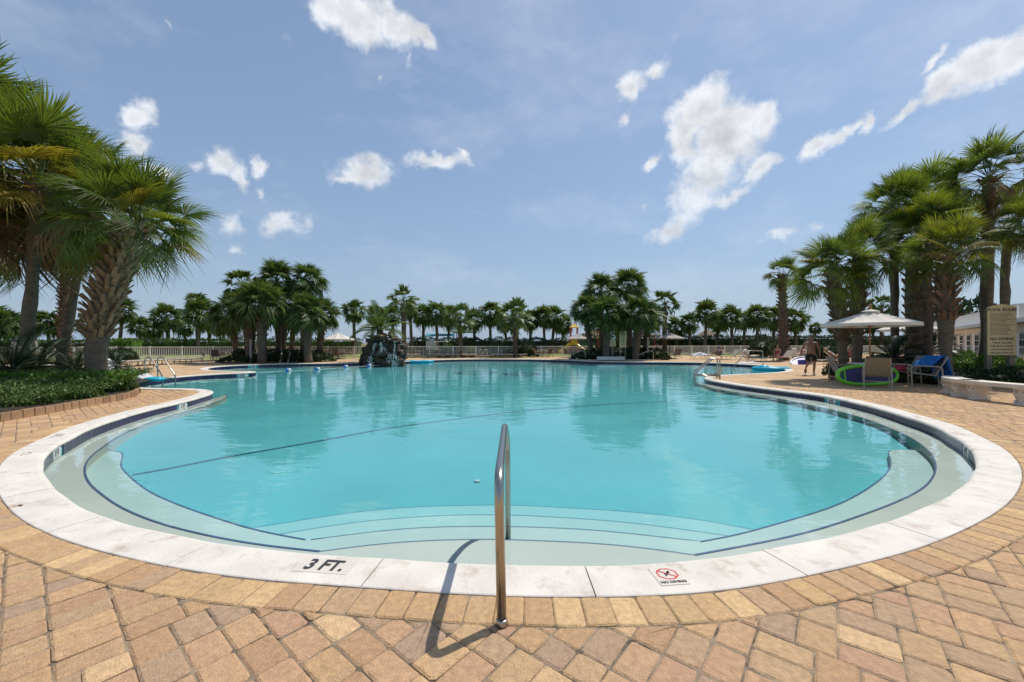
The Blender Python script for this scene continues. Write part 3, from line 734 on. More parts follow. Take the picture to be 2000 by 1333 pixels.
def fan_leaf(mb, seed, nseg, pet, rad, droop, span=122, wf=.50, detail=True, Mx=None, pw=.02):
    rr = random.Random(seed)
    mb2 = MB()
    sag = .10 * pet
    pts = [(0, 0, 0), (pet * .5, 0, sag), (pet, 0, 0)]
    mb2.tube(pts, [pw, pw * .75, pw * .5], 3, caps=False)
    dth = 2 * span / nseg
    for i in range(nseg):
        th = R(-span + dth * (i + .5) + rr.uniform(-.45, .45) * dth)
        ln = rad * (.72 + .28 * math.cos(th * .75)) * rr.uniform(.80, 1.10)
        w = rad * R(dth) * .5 * wf
        dx, dy = math.cos(th), math.sin(th); nx_, ny_ = -dy, dx
        td = rr.uniform(.04, .38) * rad * (droop + .3)
        def pt(r, side):
            x = pet + dx * r + nx_ * side; y = dy * r + ny_ * side
            q = r / rad
            z = -droop * q * q * rad * .55 - .30 * (max(0, dx) * r) ** 2 / rad * droop + abs(dy) * r * (.30 - .55 * q * droop)
            if q > .55: z -= td * ((q - .55) / .45) ** 2
            return (x, y, z)
        lift = .35 * w
        st = [(.02 * rad, .15), (.48 * ln, 1.0), (.78 * ln, .62)] if detail else [(.02 * rad, .2), (.55 * ln, 1.0)]
        vs = []
        for r_, k in st:
            a = pt(r_, -w * k); c = pt(r_, 0); b = pt(r_, w * k)
            vs += [(a[0], a[1], a[2] - lift * k), (b[0], b[1], b[2] - lift * k)] if not detail else [(a[0], a[1], a[2] - lift * k), (c[0], c[1], c[2] + lift * k * .5), (b[0], b[1], b[2] - lift * k)]
        vs.append(pt(ln, 0)); m_ = 3 if detail else 2; fs = []
        for j in range(len(st) - 1):
            for k in range(m_ - 1):
                fs.append((j * m_ + k, (j + 1) * m_ + k, (j + 1) * m_ + k + 1, j * m_ + k + 1))
        j = len(st) - 1
        for k in range(m_ - 1): fs.append((j * m_ + k, len(vs) - 1, j * m_ + k + 1))
        mb2.add(vs, fs)
    mb.add(mb2.v, mb2.f, Mx); return mb
def pinnate(mb, seed, n, length, leaf, arch, Mx=None, w=.022, vee=.5):
    rr = random.Random(seed); mb2 = MB(); pts = []; a = 0; p = Vector((0, 0, 0)); st = 10
    for i in range(st + 1):
        pts.append(p.copy()); t = i / st; a = -arch * t * t
        p = p + Vector((math.cos(a), 0, math.sin(a))) * length / st
    mb2.tube(pts, [.022 * (1 - .8 * i / st) * length / 2 for i in range(st + 1)], 3, caps=False)
    for i in range(n):
        t = .12 + .88 * i / n; f = t * st; k = min(st - 1, int(f)); b = pts[k].lerp(pts[k + 1], f - k); d = (pts[k + 1] - pts[k]).normalized()
        up = Vector((-d.z, 0, d.x)); L_ = leaf * (.35 + .65 * math.sin(PI * (.12 + .8 * t))) * rr.uniform(.85, 1.1)
        for sgn in (-1, 1):
            dr = (d * .75 + Vector((0, sgn, 0)) + up * vee).normalized(); tip = b + dr * L_ - Vector((0, 0, .18 * L_)); mid = b + dr * L_ * .5
            sd = d * w
            mb2.add([b - sd, b + sd, mid + sd * .9, mid - sd * .9, tip], [(0, 1, 2, 3), (3, 2, 4)])
    mb.add(mb2.v, mb2.f, Mx); return mb

def place(az, el, roll=0, scale=1.0, r0=0.0, h=0.0, c=(0, 0, 0)):
    return Matrix.Translation(c) @ Matrix.Rotation(az, 4, 'Z') @ Matrix.Translation((r0, 0, h)) @ Matrix.Rotation(-el, 4, 'Y') @ Matrix.Rotation(roll, 4, 'X') @ Matrix.Scale(scale, 4)
def crown_slots(n, seed, lo=-52, hi=84, jit=8):
    rr = random.Random(seed); out = []
    for i in range(n):
        t = (i + .5) / n; el = hi + (lo - hi) * t ** .85
        out.append((i * 2.39996 + rr.uniform(-.25, .25), R(el + rr.uniform(-jit, jit)), rr.uniform(-1.0, 1.0), rr.uniform(.82, 1.12), t))
    return out
# leaf meshes (unit leaf about 1.85 m long)
NEAR_LEAF = []
for k, dr in enumerate((.18, .32, .52, .85)):
    for q in range(2):
        NEAR_LEAF.append(fan_leaf(MB(), 40 + k * 2 + q, 52, .95, .92, dr).mesh('frond', M['frond']))
def recolour(me, mt):
    c = me.copy(); c.materials.clear(); c.materials.append(mt); return c
YEL_LEAF = [recolour(NEAR_LEAF[k], M['frond_yellow']) for k in (2, 4, 6)]
DRY_LEAF = [recolour(NEAR_LEAF[k], M['frond_dry']) for k in (6, 7)]
FAR_CROWN = []
for k in range(5):
    mb = MB()
    for i, (az, el, ro, sc, t) in enumerate(crown_slots(36, 90 + k, -50 - 6 * (k % 2), 86, 11)):
        fan_leaf(mb, 300 + k * 50 + i, 15, .9, .98, .4 + .6 * t, Mx=place(az, el, ro, sc, .05, .1 - .25 * t), detail=False, wf=.66, pw=.03)
    FAR_CROWN.append(mb.mesh('crown', M['crown']))
WASH_CROWN = []
for k in range(2):
    mb = MB()
    for i, (az, el, ro, sc, t) in enumerate(crown_slots(24, 190 + k, -40, 80, 9)):
        fan_leaf(mb, 700 + k * 50 + i, 18, 1.05, .82, .25 + .35 * t, span=105, Mx=place(az, el, ro, sc, .05, .1), detail=False, wf=.95, pw=.035)
    WASH_CROWN.append(mb.mesh('crown', M['crown_light']))
WASH_DARK = [recolour(me, M['crown']) for me in WASH_CROWN]
MID_CROWN = []
for k in range(3):
    mb = MB()
    for i, (az, el, ro, sc, t) in enumerate(crown_slots(40, 290 + k, -38, 86, 9)):
        fan_leaf(mb, 900 + k * 50 + i, 24, .92, .95, .4 + .65 * t, Mx=place(az, el, ro, sc, .05, .1 - .25 * t), detail=False, wf=.6, pw=.028)
    MID_CROWN.append(mb.mesh('crown', M['crown']))
SKIRT = MB()
for i in range(14):
    fan_leaf(SKIRT, 1200 + i, 10, .5, .9, .9, Mx=place(i * 2.4, R(-68), 0, .75, .12, -.3), detail=False, wf=.6, pw=.03)
SKIRT = SKIRT.mesh('dry_skirt', M['frond_dry'])

def boot_mesh(seed, w=.13, l=.30):
    rr = random.Random(seed); mb = MB()
    # a stubby leaf base rising outwards, its end cut square and split
    vs = [(-w / 2, 0, 0), (w / 2, 0, 0), (w / 2, .03, -.05), (-w / 2, .03, -.05),
          (-w * .42, .11, l * .55), (w * .42, .11, l * .55), (w * .36, .15, l * .5), (-w * .36, .15, l * .5),
          (-w * .36, .20, l), (w * .36, .21, l * .92), (w * .30, .235, l * .88), (-w * .30, .225, l * .95)]
    fs = [(0, 1, 5, 4), (3, 7, 6, 2), (0, 4, 7, 3), (1, 2, 6, 5), (4, 5, 9, 8), (7, 11, 10, 6), (4, 8, 11, 7), (5, 6, 10, 9), (8, 9, 10, 11), (0, 3, 2, 1)]
    vs = [(x + rr.uniform(-.012, .012), y + rr.uniform(-.01, .01), z + rr.uniform(-.02, .02)) for x, y, z in vs]
    return mb.add(vs, fs)
BOOTS = [boot_mesh(k) for k in range(5)]
BOOT_ME = [b.mesh('leaf_base', M['boot']) for b in BOOTS]
def trunk_mesh(base, top, r0, r1, bulge=0, n=12, seg=14, lean=None, seed=0, mt=None, rough=.03):
    rr = random.Random(seed); mb = MB(); pts = []; rad = []
    base = Vector(base); top = Vector(top)
    for i in range(seg + 1):
        t = i / seg; p = base.lerp(top, t) + Vector((math.sin(t * PI) * (lean or 0), 0, 0)); pts.append(p)
        r = r0 + (r1 - r0) * t + .18 * r0 * max(0, 1 - t * 7) + (bulge * math.sin(PI * min(1, max(0, (t - .35) / .65))) if bulge else 0); rad.append(r)
    mb.tube(pts, rad, n)
    mb.v = [(x + rr.uniform(-1, 1) * rough, y + rr.uniform(-1, 1) * rough, z) for x, y, z in mb.v]
    return mb.mesh('trunk', mt or M['bark'], True), pts, rad
def boots_on(parent, pts, rad, t0, t1, rows, per, scale, mt=None, joined=True, tilt=0):
    mb = MB(); seg = len(pts) - 1; k = 0; rr = random.Random(rows * 7 + per)
    for r in range(rows):
        t = t0 + (t1 - t0) * (r + .5) / rows; f = t * seg; i = min(seg - 1, int(f)); c = pts[i].lerp(pts[i + 1], f - i); rd = rad[i] + (rad[i + 1] - rad[i]) * (f - i)
        for q in range(per):
            a = 2 * PI * (q + .5 * (r % 2)) / per + rr.uniform(-.12, .12)
            T = Matrix.Translation(c) @ Matrix.Rotation(a, 4, 'Z') @ Matrix.Translation((0, rd * .93, 0)) @ Matrix.Rotation(rr.uniform(-.25, .12) - tilt, 4, 'X') @ Matrix.Rotation(rr.uniform(-.5, .5), 4, 'Y') @ Matrix.Scale(scale * rr.uniform(.8, 1.15), 4)
            if joined: mb.add(BOOTS[k % 5].v, BOOTS[k % 5].f, T)
            else: link('leaf_base', BOOT_ME[k % 5], parent, mat=T)
            k += 1
    if joined: mb.build('leaf_bases', mt or M['boot_dark'], parent, kind='stuff')

def near_palm(label, base_px, Y, crown_px, crown_r, r0, r1, nfr=36, bulge=0, boots=None, yellow=0, dry=0, group=None, lo=-55, seed=1, lean=0, basez=0., mt=None, name='sabal_palm'):
    kx = math.hypot(1, (base_px - CX) / FPX); r0 /= kx; r1 /= kx
    X = (base_px - CX) / FPX * Y; c = PD(crown_px[0], Y, crown_px[1]); rad_m = crown_r / FPX * Y / math.hypot(1, (crown_px[0] - CX) / FPX) ** .8
    top = c - Vector((0, 0, .18 * rad_m)); base = Vector((X, Y, basez))
    t = thing(name, label, 'palm tree', base, 0, group)
    me, pts, rad = trunk_mesh((0, 0, -.1), top - base, r0, r1, bulge, lean=lean, seed=seed, mt=mt); tr = link('trunk', me, t)
    if boots: boots_on(tr if boots.get('joined', True) is False else t, pts, rad, boots['t0'], boots['t1'], boots['rows'], boots['per'], boots['s'], joined=boots.get('joined', True), mt=boots.get('mt'), tilt=boots.get('tilt', 0))
    cc = top - base; s = rad_m / 1.85
    rr = random.Random(seed)
    for i, (az, el, ro, sc, tt) in enumerate(crown_slots(nfr, seed, lo, 86, 9)):
        k = min(7, int(tt * 8 + rr.uniform(-.8, .8))); k = max(0, k); ml = NEAR_LEAF[k]
        if yellow and rr.random() < yellow and tt > .35: ml = YEL_LEAF[i % 3]
        if dry and tt > .86 and rr.random() < dry: ml = DRY_LEAF[i % 2]
        link('frond', ml, t, mat=place(az, el, ro, sc * s, r1 * .5, (.22 - .45 * tt) * s, cc))
    return t
GL, GR = 'palms in the left planting bed', 'palms in the right planting bed'
# left bed
near_palm('stout leaning palm with thick crosshatched leaf bases beside the near left pool edge', 190, 11.2, (268, 425), 165, .33, .35, 42, bulge=.07, boots=dict(t0=.34, t1=1.0, rows=17, per=12, s=.82, joined=False), yellow=.10, dry=0, group=GL, lo=-20, seed=3, basez=.05, lean=-.42)
near_palm('slender smooth grey trunked palm at the far left with yellowing lower fronds', 48, 12.2, (75, 330), 235, .27, .20, 44, yellow=.5, dry=.7, group=GL, lo=-62, seed=8, basez=.05, boots=dict(t0=.9, t1=1.0, rows=3, per=9, s=.8))
near_palm('tall palm cut by the left picture edge, crown above all the others', -95, 12.8, (-60, 250), 300, .24, .2, 44, yellow=.3, dry=.4, group=GL, lo=-50, seed=14, basez=.05)
near_palm('dark palm behind the slender smooth trunk, crown low at the left edge', -20, 15.5, (-12, 430), 160, .2, .2, 44, group=GL, seed=21, basez=.05, lo=-60)
near_palm('palm filling the gap between the slender trunk and the stout palm', 112, 14.6, (178, 372), 185, .19, .18, 38, yellow=.25, dry=.5, group=GL, seed=27, basez=.05)
near_palm('palm with short shaggy red brown trunk standing behind the stout palm', 124, 19.0, (128, 492), 62, .30, .26, 30, yellow=.15, dry=.6, group=GL, seed=31, boots=dict(t0=.12, t1=1.0, rows=26, per=11, s=.55, mt=M['boot_dark']), mt=M['bark'])
# right bed
BT = lambda t0=.35, rows=9, per=9, s=.75, **k: dict(t0=t0, t1=1.0, rows=rows, per=per, s=s, mt=M['boot_dark'], **k)
LO = -34
near_palm('leaning palm whose bushy crown hangs over the walking man, left of the near umbrella', 1648, 15.2, (1625, 520), 94, .2, .2, 30, bulge=.09, boots=BT(), yellow=.22, group=GR, lo=LO, seed=41, lean=.12)
near_palm('straight palm directly left of the near umbrella pole', 1674, 15.8, (1676, 490), 94, .21, .21, 30, bulge=.09, boots=BT(), group=GR, lo=LO, seed=43)
near_palm('tall palm with slim straight trunk seen just right of the near umbrella pole', 1748, 17.0, (1745, 395), 97, .2, .19, 30, boots=BT(.6, 7, 9, .7), group=GR, lo=LO, seed=45, dry=.4)
near_palm('tall palm behind, its crown rising over the middle of the right group', 1770, 19.5, (1800, 385), 106, .2, .19, 30, group=GR, lo=LO, seed=47, dry=.4)
near_palm('palm with a very broad rugged trunk behind the near umbrella', 1787, 16.2, (1790, 455), 97, .42, .36, 30, boots=BT(.2, 14, 12, .7), group=GR, lo=LO, seed=49, bulge=.05)
near_palm('dark slim leaning trunk palm right beside the broad rugged trunk', 1812, 15.2, (1812, 430), 94, .2, .18, 30, group=GR, lo=LO, seed=51, mt=M['bark_far'], dry=.4)
near_palm('palm with pineapple shaped head of leaf bases behind the blue towel chair', 1849, 13.2, (1845, 487), 106, .21, .22, 30, bulge=.10, boots=BT(.5, 9, 11, .8), group=GR, lo=LO, seed=53, yellow=.1)
near_palm('tallest palm of the right group, crown cut by the top right picture edge', 1927, 15.4, (1930, 330), 126, .3, .24, 30, group=GR, lo=LO, seed=55, dry=.5, boots=BT(.62, 6, 10, .8))
near_palm('palm behind the pool rules board with low drooping crown', 1955, 17.5, (1968, 430), 117, .24, .22, 30, group=GR, lo=LO, seed=57, dry=.4)
near_palm('palm at the right picture edge with a shaggy dark trunk beside the pool rules board', 2050, 13.0, (2050, 420), 135, .26, .26, 30, group=GR, lo=LO, seed=59, bulge=.06, boots=BT(.1, 16, 11, .85), yellow=.2)
near_palm('lone tall palm with rough trunk behind the right lounge chairs', 1531, 33.0, (1527, 530), 42, .42, .3, 26, name='fan_palm', seed=61, boots=BT(.05, 22, 12, .8), group=None, lo=-45)

# ---- palms farther off: trunk and crown only
def far_palm(kind, cx_, cy_, r, bx, Y, label, group, k=0, basez=0., tr=None):
    c = PD(cx_, Y, cy_); rm = r / FPX * Y * (1.0 if kind == 'M' else .95); base = Vector(((bx - CX) / FPX * Y, Y, basez))
    nm = {'S': 'sabal_palm', 'M': 'sabal_palm', 'W': 'fan_palm', 'D': 'fan_palm'}[kind]
    t = thing(nm, label, 'palm tree', base, 0, group)
    r_ = tr or (.19 if kind in 'SM' else .22)
    me, pts, rad = trunk_mesh((0, 0, -.2), (c.x - base.x, 0, c.z - .1 * rm - base.z), r_ * 1.1, r_, n=8, seg=8, seed=int(cx_), mt=M['bark_far'], rough=.03, bulge=.05 if kind == 'M' else 0)
    link('trunk', me, t)
    cm = {'S': FAR_CROWN[k % 5], 'M': MID_CROWN[k % 3], 'W': WASH_CROWN[k % 2], 'D': WASH_DARK[k % 2]}[kind]
    T = Matrix.Translation((c.x - base.x, 0, c.z - .1 * rm - base.z)) @ Matrix.Rotation(k * 1.7 + cx_, 4, 'Z') @ Matrix.Scale(rm / 1.85, 4)
    link('crown', cm, t, mat=T)
    if kind in 'SM' and k % 3 == 0: link('dry_skirt', SKIRT, t, mat=T)
    if kind == 'M': boots_on(t, pts, rad, .45, 1, 6, 8, .7)
    return t
row = [ # row beyond the fence, left to right: crown x, y, radius, trunk x, Y, kind
 (-20, 628, 40, -20, 52, 'S'), (14, 632, 36, 12, 50, 'S'), (52, 640, 26, 50, 58, 'S'), (92, 628, 28, 98, 54, 'S'), (118, 640, 24, 120, 56, 'S'), (178, 632, 30, 180, 54, 'S'), (240, 606, 30, 231, 52, 'S'), (274, 640, 24, 272, 60, 'S'), (300, 646, 22, 301, 62, 'S'),
 (326, 620, 34, 330, 54, 'S'), (360, 640, 22, 362, 62, 'S'), (384, 590, 24, 386, 58, 'S'), (391, 612, 35, 386, 50, 'S'), (410, 630, 26, 408, 54, 'S'), (436, 636, 26, 437, 58, 'S'), (690, 608, 28, 694, 52, 'S'), (735, 615, 24, 718, 58, 'S'),
 (765, 618, 24, 772, 60, 'S'), (800, 606, 24, 806, 54, 'S'), (826, 616, 26, 828, 58, 'S'), (852, 612, 30, 855, 54, 'S'), (878, 620, 26, 874, 60, 'S'), (926, 626, 26, 928, 58, 'S'), (957, 613, 30, 959, 56, 'S'), (986, 630, 24, 990, 62, 'S'), (1010, 622, 22, 1012, 60, 'S'), (1036, 624, 26, 1036, 56, 'S'), (1062, 620, 26, 1064, 56, 'S'),
 (1084, 620, 28, 1076, 58, 'S'), (1100, 634, 24, 1098, 62, 'S'), (1320, 640, 26, 1322, 60, 'S'), (1346, 632, 24, 1348, 58, 'S'), (1380, 612, 30, 1376, 52, 'S'), (1402, 630, 24, 1398, 60, 'S'), (1428, 620, 30, 1431, 54, 'S'), (1455, 624, 24, 1452, 58, 'S'), (1480, 618, 30, 1478, 54, 'S'), (1512, 624, 28, 1510, 56, 'S'), (1552, 624, 30, 1556, 54, 'S'), (1592, 642, 14, 1592, 90, 'S'), (1630, 640, 16, 1630, 88, 'S'),
 (1660, 634, 24, 1660, 70, 'S'), (1706, 632, 22, 1704, 70, 'S'), (1722, 600, 30, 1722, 58, 'D')]
GFAR = 'palms in the row beyond the white fence'
for i, (cx_, cy_, r, bx, Y, kd) in enumerate(row):
    if i < 20: o = ORD[i] + ' palm from the left'
    elif i < 24: o = ORD[i - 20] + ' palm right of the waterfall palm'
    else: o = (ORD[len(row) - 1 - i] + ' palm from the right' if len(row) - 1 - i < 20 else 'palm in the middle')
    if len(row) - 1 - i == 0: o = 'rightmost palm'
    if i == 0: o = 'leftmost palm'
    ad = 'round headed' if kd == 'S' else 'spiky fan leaved'
    far_palm(kd, cx_, cy_ - 2, r * 1.0, bx, Y, f'{ad} {o} beyond the white fence', GFAR, i, 0.)
GI = 'palms of the island bed left of the waterfall'
for i, a in enumerate([
 ('M', 452, 612, 46, 464, 33, 'low palm at the left end of the island bed, crown near the fence top'),
 ('D', 478, 560, 42, 484, 33, 'spiky fan palm looking over the left end of the island bed'),
 ('M', 490, 598, 52, 489, 29, 'bushy palm over the grey post in the left island bed'),
 ('M', 512, 590, 54, 512, 28, 'bushy palm with patterned thick trunk beside the small arched sign'),
 ('M', 540, 548, 46, 546, 31, 'tall slim palm rising behind the bushy pair in the island bed'),
 ('S', 556, 590, 42, 553, 32, 'palm half hidden behind the tall slim palm of the island bed'),
 ('M', 600, 546, 42, 590, 31, 'tallest palm of the island bed, round head held clear of the rest'),
 ('M', 598, 612, 44, 602, 29, 'low palm behind the pool ladder in the island bed'),
 ('M', 630, 612, 38, 622, 31, 'palm at the right end of the island bed beside the closed umbrella table'),
 ('S', 575, 622, 34, 566, 34, 'small dark palm low in the middle of the island bed')]):
    far_palm(*a, GI, i, tr=.26 if i in (2, 3, 7) else .2)
for i, a in enumerate([
 ('W', 788, 588, 36, 790, 36, 'tall fan palm with pale stiff leaves right behind the rock waterfall'),
 ('W', 897, 622, 40, 901, 40, 'pale green fan palm beside the white cart behind the low hedge'),
 ('W', 1005, 622, 46, 1007, 40, 'pale green fan palm at the right end of the low hedge'),
 ('D', 1298, 594, 34, 1298, 38, 'fan palm with thin stiff crown beside the right small umbrella')]):
    far_palm(*a, 'fan palms standing by the far pool edge', i)
GJ = 'palms of the island bed with the notice boards'
for i, a in enumerate([
 ('M', 1142, 602, 34, 1158, 35, 'leftmost bushy palm leaning left in the notice board bed'),
 ('M', 1172, 568, 42, 1176, 37, 'tall dark palm in the middle of the notice board bed'),
 ('M', 1186, 612, 46, 1184, 33, 'thick trunked palm just left of the notice boards'),
 ('M', 1228, 555, 40, 1232, 38, 'tallest palm over the notice boards, its round head above the rest'),
 ('M', 1248, 612, 42, 1240, 33, 'thick trunked palm just right of the notice boards'),
 ('M', 1266, 622, 36, 1258, 35, 'palm with drooping crown at the right end of the notice board bed'),
 ('S', 1212, 628, 34, 1208, 39, 'small dark palm low behind the notice boards')]):
    far_palm(*a, GJ, i, tr=.27 if i in (2, 4) else .21)

# date palm growing out of the waterfall
c = PD(742, 30.0, 652)
t = thing('date_palm', 'arching feather leaved palm growing on top of the rock waterfall', 'palm tree', c)
MB().tube([(0, 0, -.6), (0, 0, .25)], [.3, .24], 8).build('trunk', M['bark_far'], t)
DATE = [pinnate(MB(), 60 + k, 26, 2.3, .5, (.7, 1.0, 1.4)[k], w=.03).mesh('frond', recolour and M['crown']) for k in range(3)]
for i, (az, el, ro, sc, tt) in enumerate(crown_slots(26, 77, -8, 82, 8)):
    link('frond', DATE[min(2, int(tt * 3))], t, mat=place(az, el, ro * .3, sc, .1, .25))
# sago palms of the left bed and the right bed
SAGO = [pinnate(MB(), 160 + k, 34, 1.15, .2, (.9, 1.3, 1.7)[k], w=.010, vee=.35).mesh('frond', M['sago']) for k in range(3)]
for (px, py, Y, s, lab, grp) in ((22, 722, 10.8, 1.15, 'dark sago palm at the left edge under the slender trunk', 'sago palms in the left bed'), (70, 716, 12.0, 1.0, 'sago palm in front of the slender smooth trunk base', 'sago palms in the left bed'), (148, 722, 12.2, .85, 'sago palm with a stubby brown trunk left of the stout palm', 'sago palms in the left bed'), (228, 716, 13.5, .5, 'small sago palm peeping out right of the stout palm trunk', 'sago palms in the left bed'),
                                (1745, 700, 15.6, 1.1, 'dark sago palm behind the near umbrella table', 'sago palms in the right bed'), (1800, 694, 16.6, 1.2, 'dark sago palm at the foot of the broad rugged trunk', 'sago palms in the right bed')):
    c = PD(px, Y, py); t = thing('sago_palm', lab, 'sago palm', (c.x, c.y, .05), 0, grp)
    MB().tube([(0, 0, -.1), (0, 0, max(.15, c.z - .05))], [.16 * s, .13 * s], 9).build('trunk', M['boot_dark'], t)
    for i, (az, el, ro, sc, tt) in enumerate(crown_slots(30, px, -12, 80, 7)):
        link('frond', SAGO[min(2, int(tt * 3))], t, mat=place(az, el, ro * .3, sc * s, .05, max(.15, c.z - .05)))

# ---- leafy masses
def leaf_quads(mb, pts, size, rr, flat=.3):
    for p, nrm in pts:
        s = size * rr.uniform(.6, 1.25)
        d = Vector((rr.gauss(0, 1), rr.gauss(0, 1), rr.gauss(0, 1))).normalized(); d = (d + nrm * rr.uniform(.2, 1.2)).normalized()
        a = d.cross(Vector((rr.gauss(0, 1), rr.gauss(0, 1), rr.gauss(0, 1)))).normalized(); 
        w = a * s * .28; u = d
        mb.add([p - w * .25, p + u * s * .5 - w, p + u * s, p + u * s * .5 + w], [(0, 1, 2, 3)])
def hedge_box(mb, a, b, w, h, n, size, seed, z0=0, lump=.12):
    rr = random.Random(seed); a = Vector((*a, 0)); b = Vector((*b, 0)); d = (b - a); ln = d.length; d.normalize(); nn = Vector((-d.y, d.x, 0)); pts = []
    mb.box((a + b) / 2 + Vector((0, 0, z0 + h * .46)), (ln * .985, w * .8, h * .9), rz=math.atan2(d.y, d.x))
    for _ in range(n):
        t = rr.random() * ln; k = rr.random()
        bump = lump * noise.noise((t * .8 + seed, k * 3, seed))
        if k < .42: p = a + d * t + nn * (-w / 2 - bump) + Vector((0, 0, z0 + rr.random() * h)); nm = -nn
        elif k < .88: p = a + d * t + nn * rr.uniform(-w / 2, w / 2) + Vector((0, 0, z0 + h + bump * 1.6)); nm = Vector((0, 0, 1))
        else: p = a + d * t + nn * (w / 2) + Vector((0, 0, z0 + rr.random() * h)); nm = nn
        pts.append((p, nm))
    leaf_quads(mb, pts, size, rr); return mb
def bush_mesh(n, size, seed, squash=.7, mt=None, name='foliage'):
    rr = random.Random(seed); mb = MB(); pts = []
    mb.ball((0, 0, squash * .42), (.8, .8, squash * .42), 12, 7)
    for _ in range(n):
        v = Vector((rr.gauss(0, 1), rr.gauss(0, 1), abs(rr.gauss(0, 1)) * .9)).normalized()
        r = 1 + .22 * noise.noise(v * 2.3 + Vector((seed, 0, 0))) - abs(rr.gauss(0, .07))
        pts.append((Vector((v.x * r, v.y * r, max(.02, v.z * r * squash))), v))
    leaf_quads(mb, pts, size, rr); return mb.mesh(name, mt or M['leaf'])
BUSH = [bush_mesh(1500, .14, 5 + k, .75) for k in range(3)]
BUSH_D = [recolour(b, M['leaf_dark']) for b in BUSH]; BUSH_B = [recolour(b, M['leaf_bright']) for b in BUSH]; BUSH_Y = recolour(BUSH[0], M['leaf_yellow'])
def bush(px, py, Y, rx, h, lab, mesh, grp=None, z=None, cat='shrub', ry=None):
    c = P(px, py) if Y is None else PD(px, Y); c.z = .02 if z is None else z
    o = link('shrub', mesh, None, c); o.scale = (rx, ry or rx, h / .75); o.rotation_euler = (0, 0, px); return tag(o, lab, cat, grp)
# hedge rows beyond the fence
def hedge(a, b, w, h, n, size, lab, mt, seed, z0=0, lump=.15):
    return tag(hedge_box(MB(), a, b, w, h, n, size, seed, z0, lump).build('hedge', mt), lab, 'hedge')
def gx(px, Y): return ((px - CX) / FPX * Y, Y)
hedge(gx(-80, 44), gx(210, 46), 1.6, 1.6, 5000, .22, 'dark clipped hedge behind the fence at the far left', M['leaf_hedge'], 1)
hedge(gx(212, 43), gx(268, 43), 1.5, 1.75, 1500, .2, 'short bright green clipped hedge beyond the fence left of the lawn', M['leaf_bright'], 2)
hedge(gx(268, 52), gx(705, 54), 2.2, 1.75, 9000, .25, 'long green hedge beyond the lawn on the left of the waterfall', M['leaf_hedge'], 3, lump=.5)
hedge(gx(800, 56), gx(1130, 56), 2.2, 1.9, 7000, .25, 'dark hedge beyond the fence right of the waterfall', M['leaf_dark'], 4, lump=.4)
hedge(gx(1130, 60), gx(1560, 64), 2.5, 2.3, 9000, .28, 'dark tall hedge behind the playground and the right small umbrella', M['leaf_dark'], 5, lump=.5)
hedge(gx(1555, 62), gx(1860, 66), 2.5, 2.3, 6000, .28, 'dark even hedge behind the walking man and the right palms', M['leaf_dark'], 6, lump=.25)
hedge(gx(708, 41), gx(1010, 41.5), 1.0, .62, 3500, .16, 'low dark hedge behind the row of loungers right of the waterfall', M['leaf_dark'], 7)
# loose growth on the dune and shrubby mass among the far palms
mb = MB(); rr = random.Random(4); pts = []
for _ in range(13000):
    x = rr.uniform(-75, 75); y = rr.uniform(66, 80); h = max(0, .9 + 1.1 * noise.noise((x * .12, y * .1, 7))) * (1.25 if x > -12 else .55)
    pts.append((Vector((x, y, rr.random() * h)), Vector((0, 0, 1))))
leaf_quads(mb, pts, .5, rr); mb.build('undergrowth', M['leaf_hedge'], kind='stuff')
mb = MB(); rr = random.Random(9)
for _ in range(6000):
    x = rr.uniform(-90, 90); y = rr.uniform(86, 120)
    t = (y - 84) / 60; z = 2.0 * math.sin(PI * min(1, t * 1.1)) ** .8 * .75 - .25
    h = rr.uniform(.35, .9); dx = rr.uniform(-.25, .25)
    mb.add([(x - .03, y, z), (x + .03, y, z), (x + dx, y, z + h)], [(0, 1, 2)])
M['seagrass'] = mk('seagrass', (.25, .20, .09), .9, var=.3, scale=2, transl=.3)
mb.build('dune_grass', M['seagrass'], kind='stuff')

# ------------------------------------------------------------------ left planting bed
EDGE = smooth(catmull([P(-60, 838), P(0, 824), P(85, 809.5), P(160, 795.5), P(225, 784), P(258, 776), P(268, 768), P(245, 762)], False, .05), 6, False)
bed_l = bpy.data.objects.new('planting_bed', None); COL.objects.link(bed_l); bed_l['kind'] = 'structure'
poly = [Vector((p.x, p.y)) for p in EDGE] + [Vector((-13.4, 15.2)), Vector((-22, 17.2)), Vector((-24, 8))]
MB().sheet([clean(poly, .04)], .10).build('soil', M['soil'], bed_l)
for i in range(4, len(EDGE) - 4, 4):
    a, b = EDGE[i], EDGE[i + 4] if i + 4 < len(EDGE) else EDGE[-1]; d = (b - a).normalized(); c = (a + b) / 2
    rr = random.Random(i); mb = MB(); w = (b - a).length - .008
    mb.add(*(lambda q: (q.v, q.f))(MB().prism([(-w / 2, -.045), (w / 2, -.045), (w / 2, .045), (-w / 2, .045)], -.03, .15 + rr.uniform(-.006, .008))))
    top = 4; mb.v = [(x * (.93 if z > .1 else 1), y * (.88 if z > .1 else 1), z) for x, y, z in mb.v]
    link('edging_brick', mb.mesh('edging_brick', M['edging']), bed_l, mat=Matrix.Translation((c.x, c.y, 0)) @ Matrix.Rotation(math.atan2(d.y, d.x) + rr.uniform(-.03, .03), 4, 'Z'))
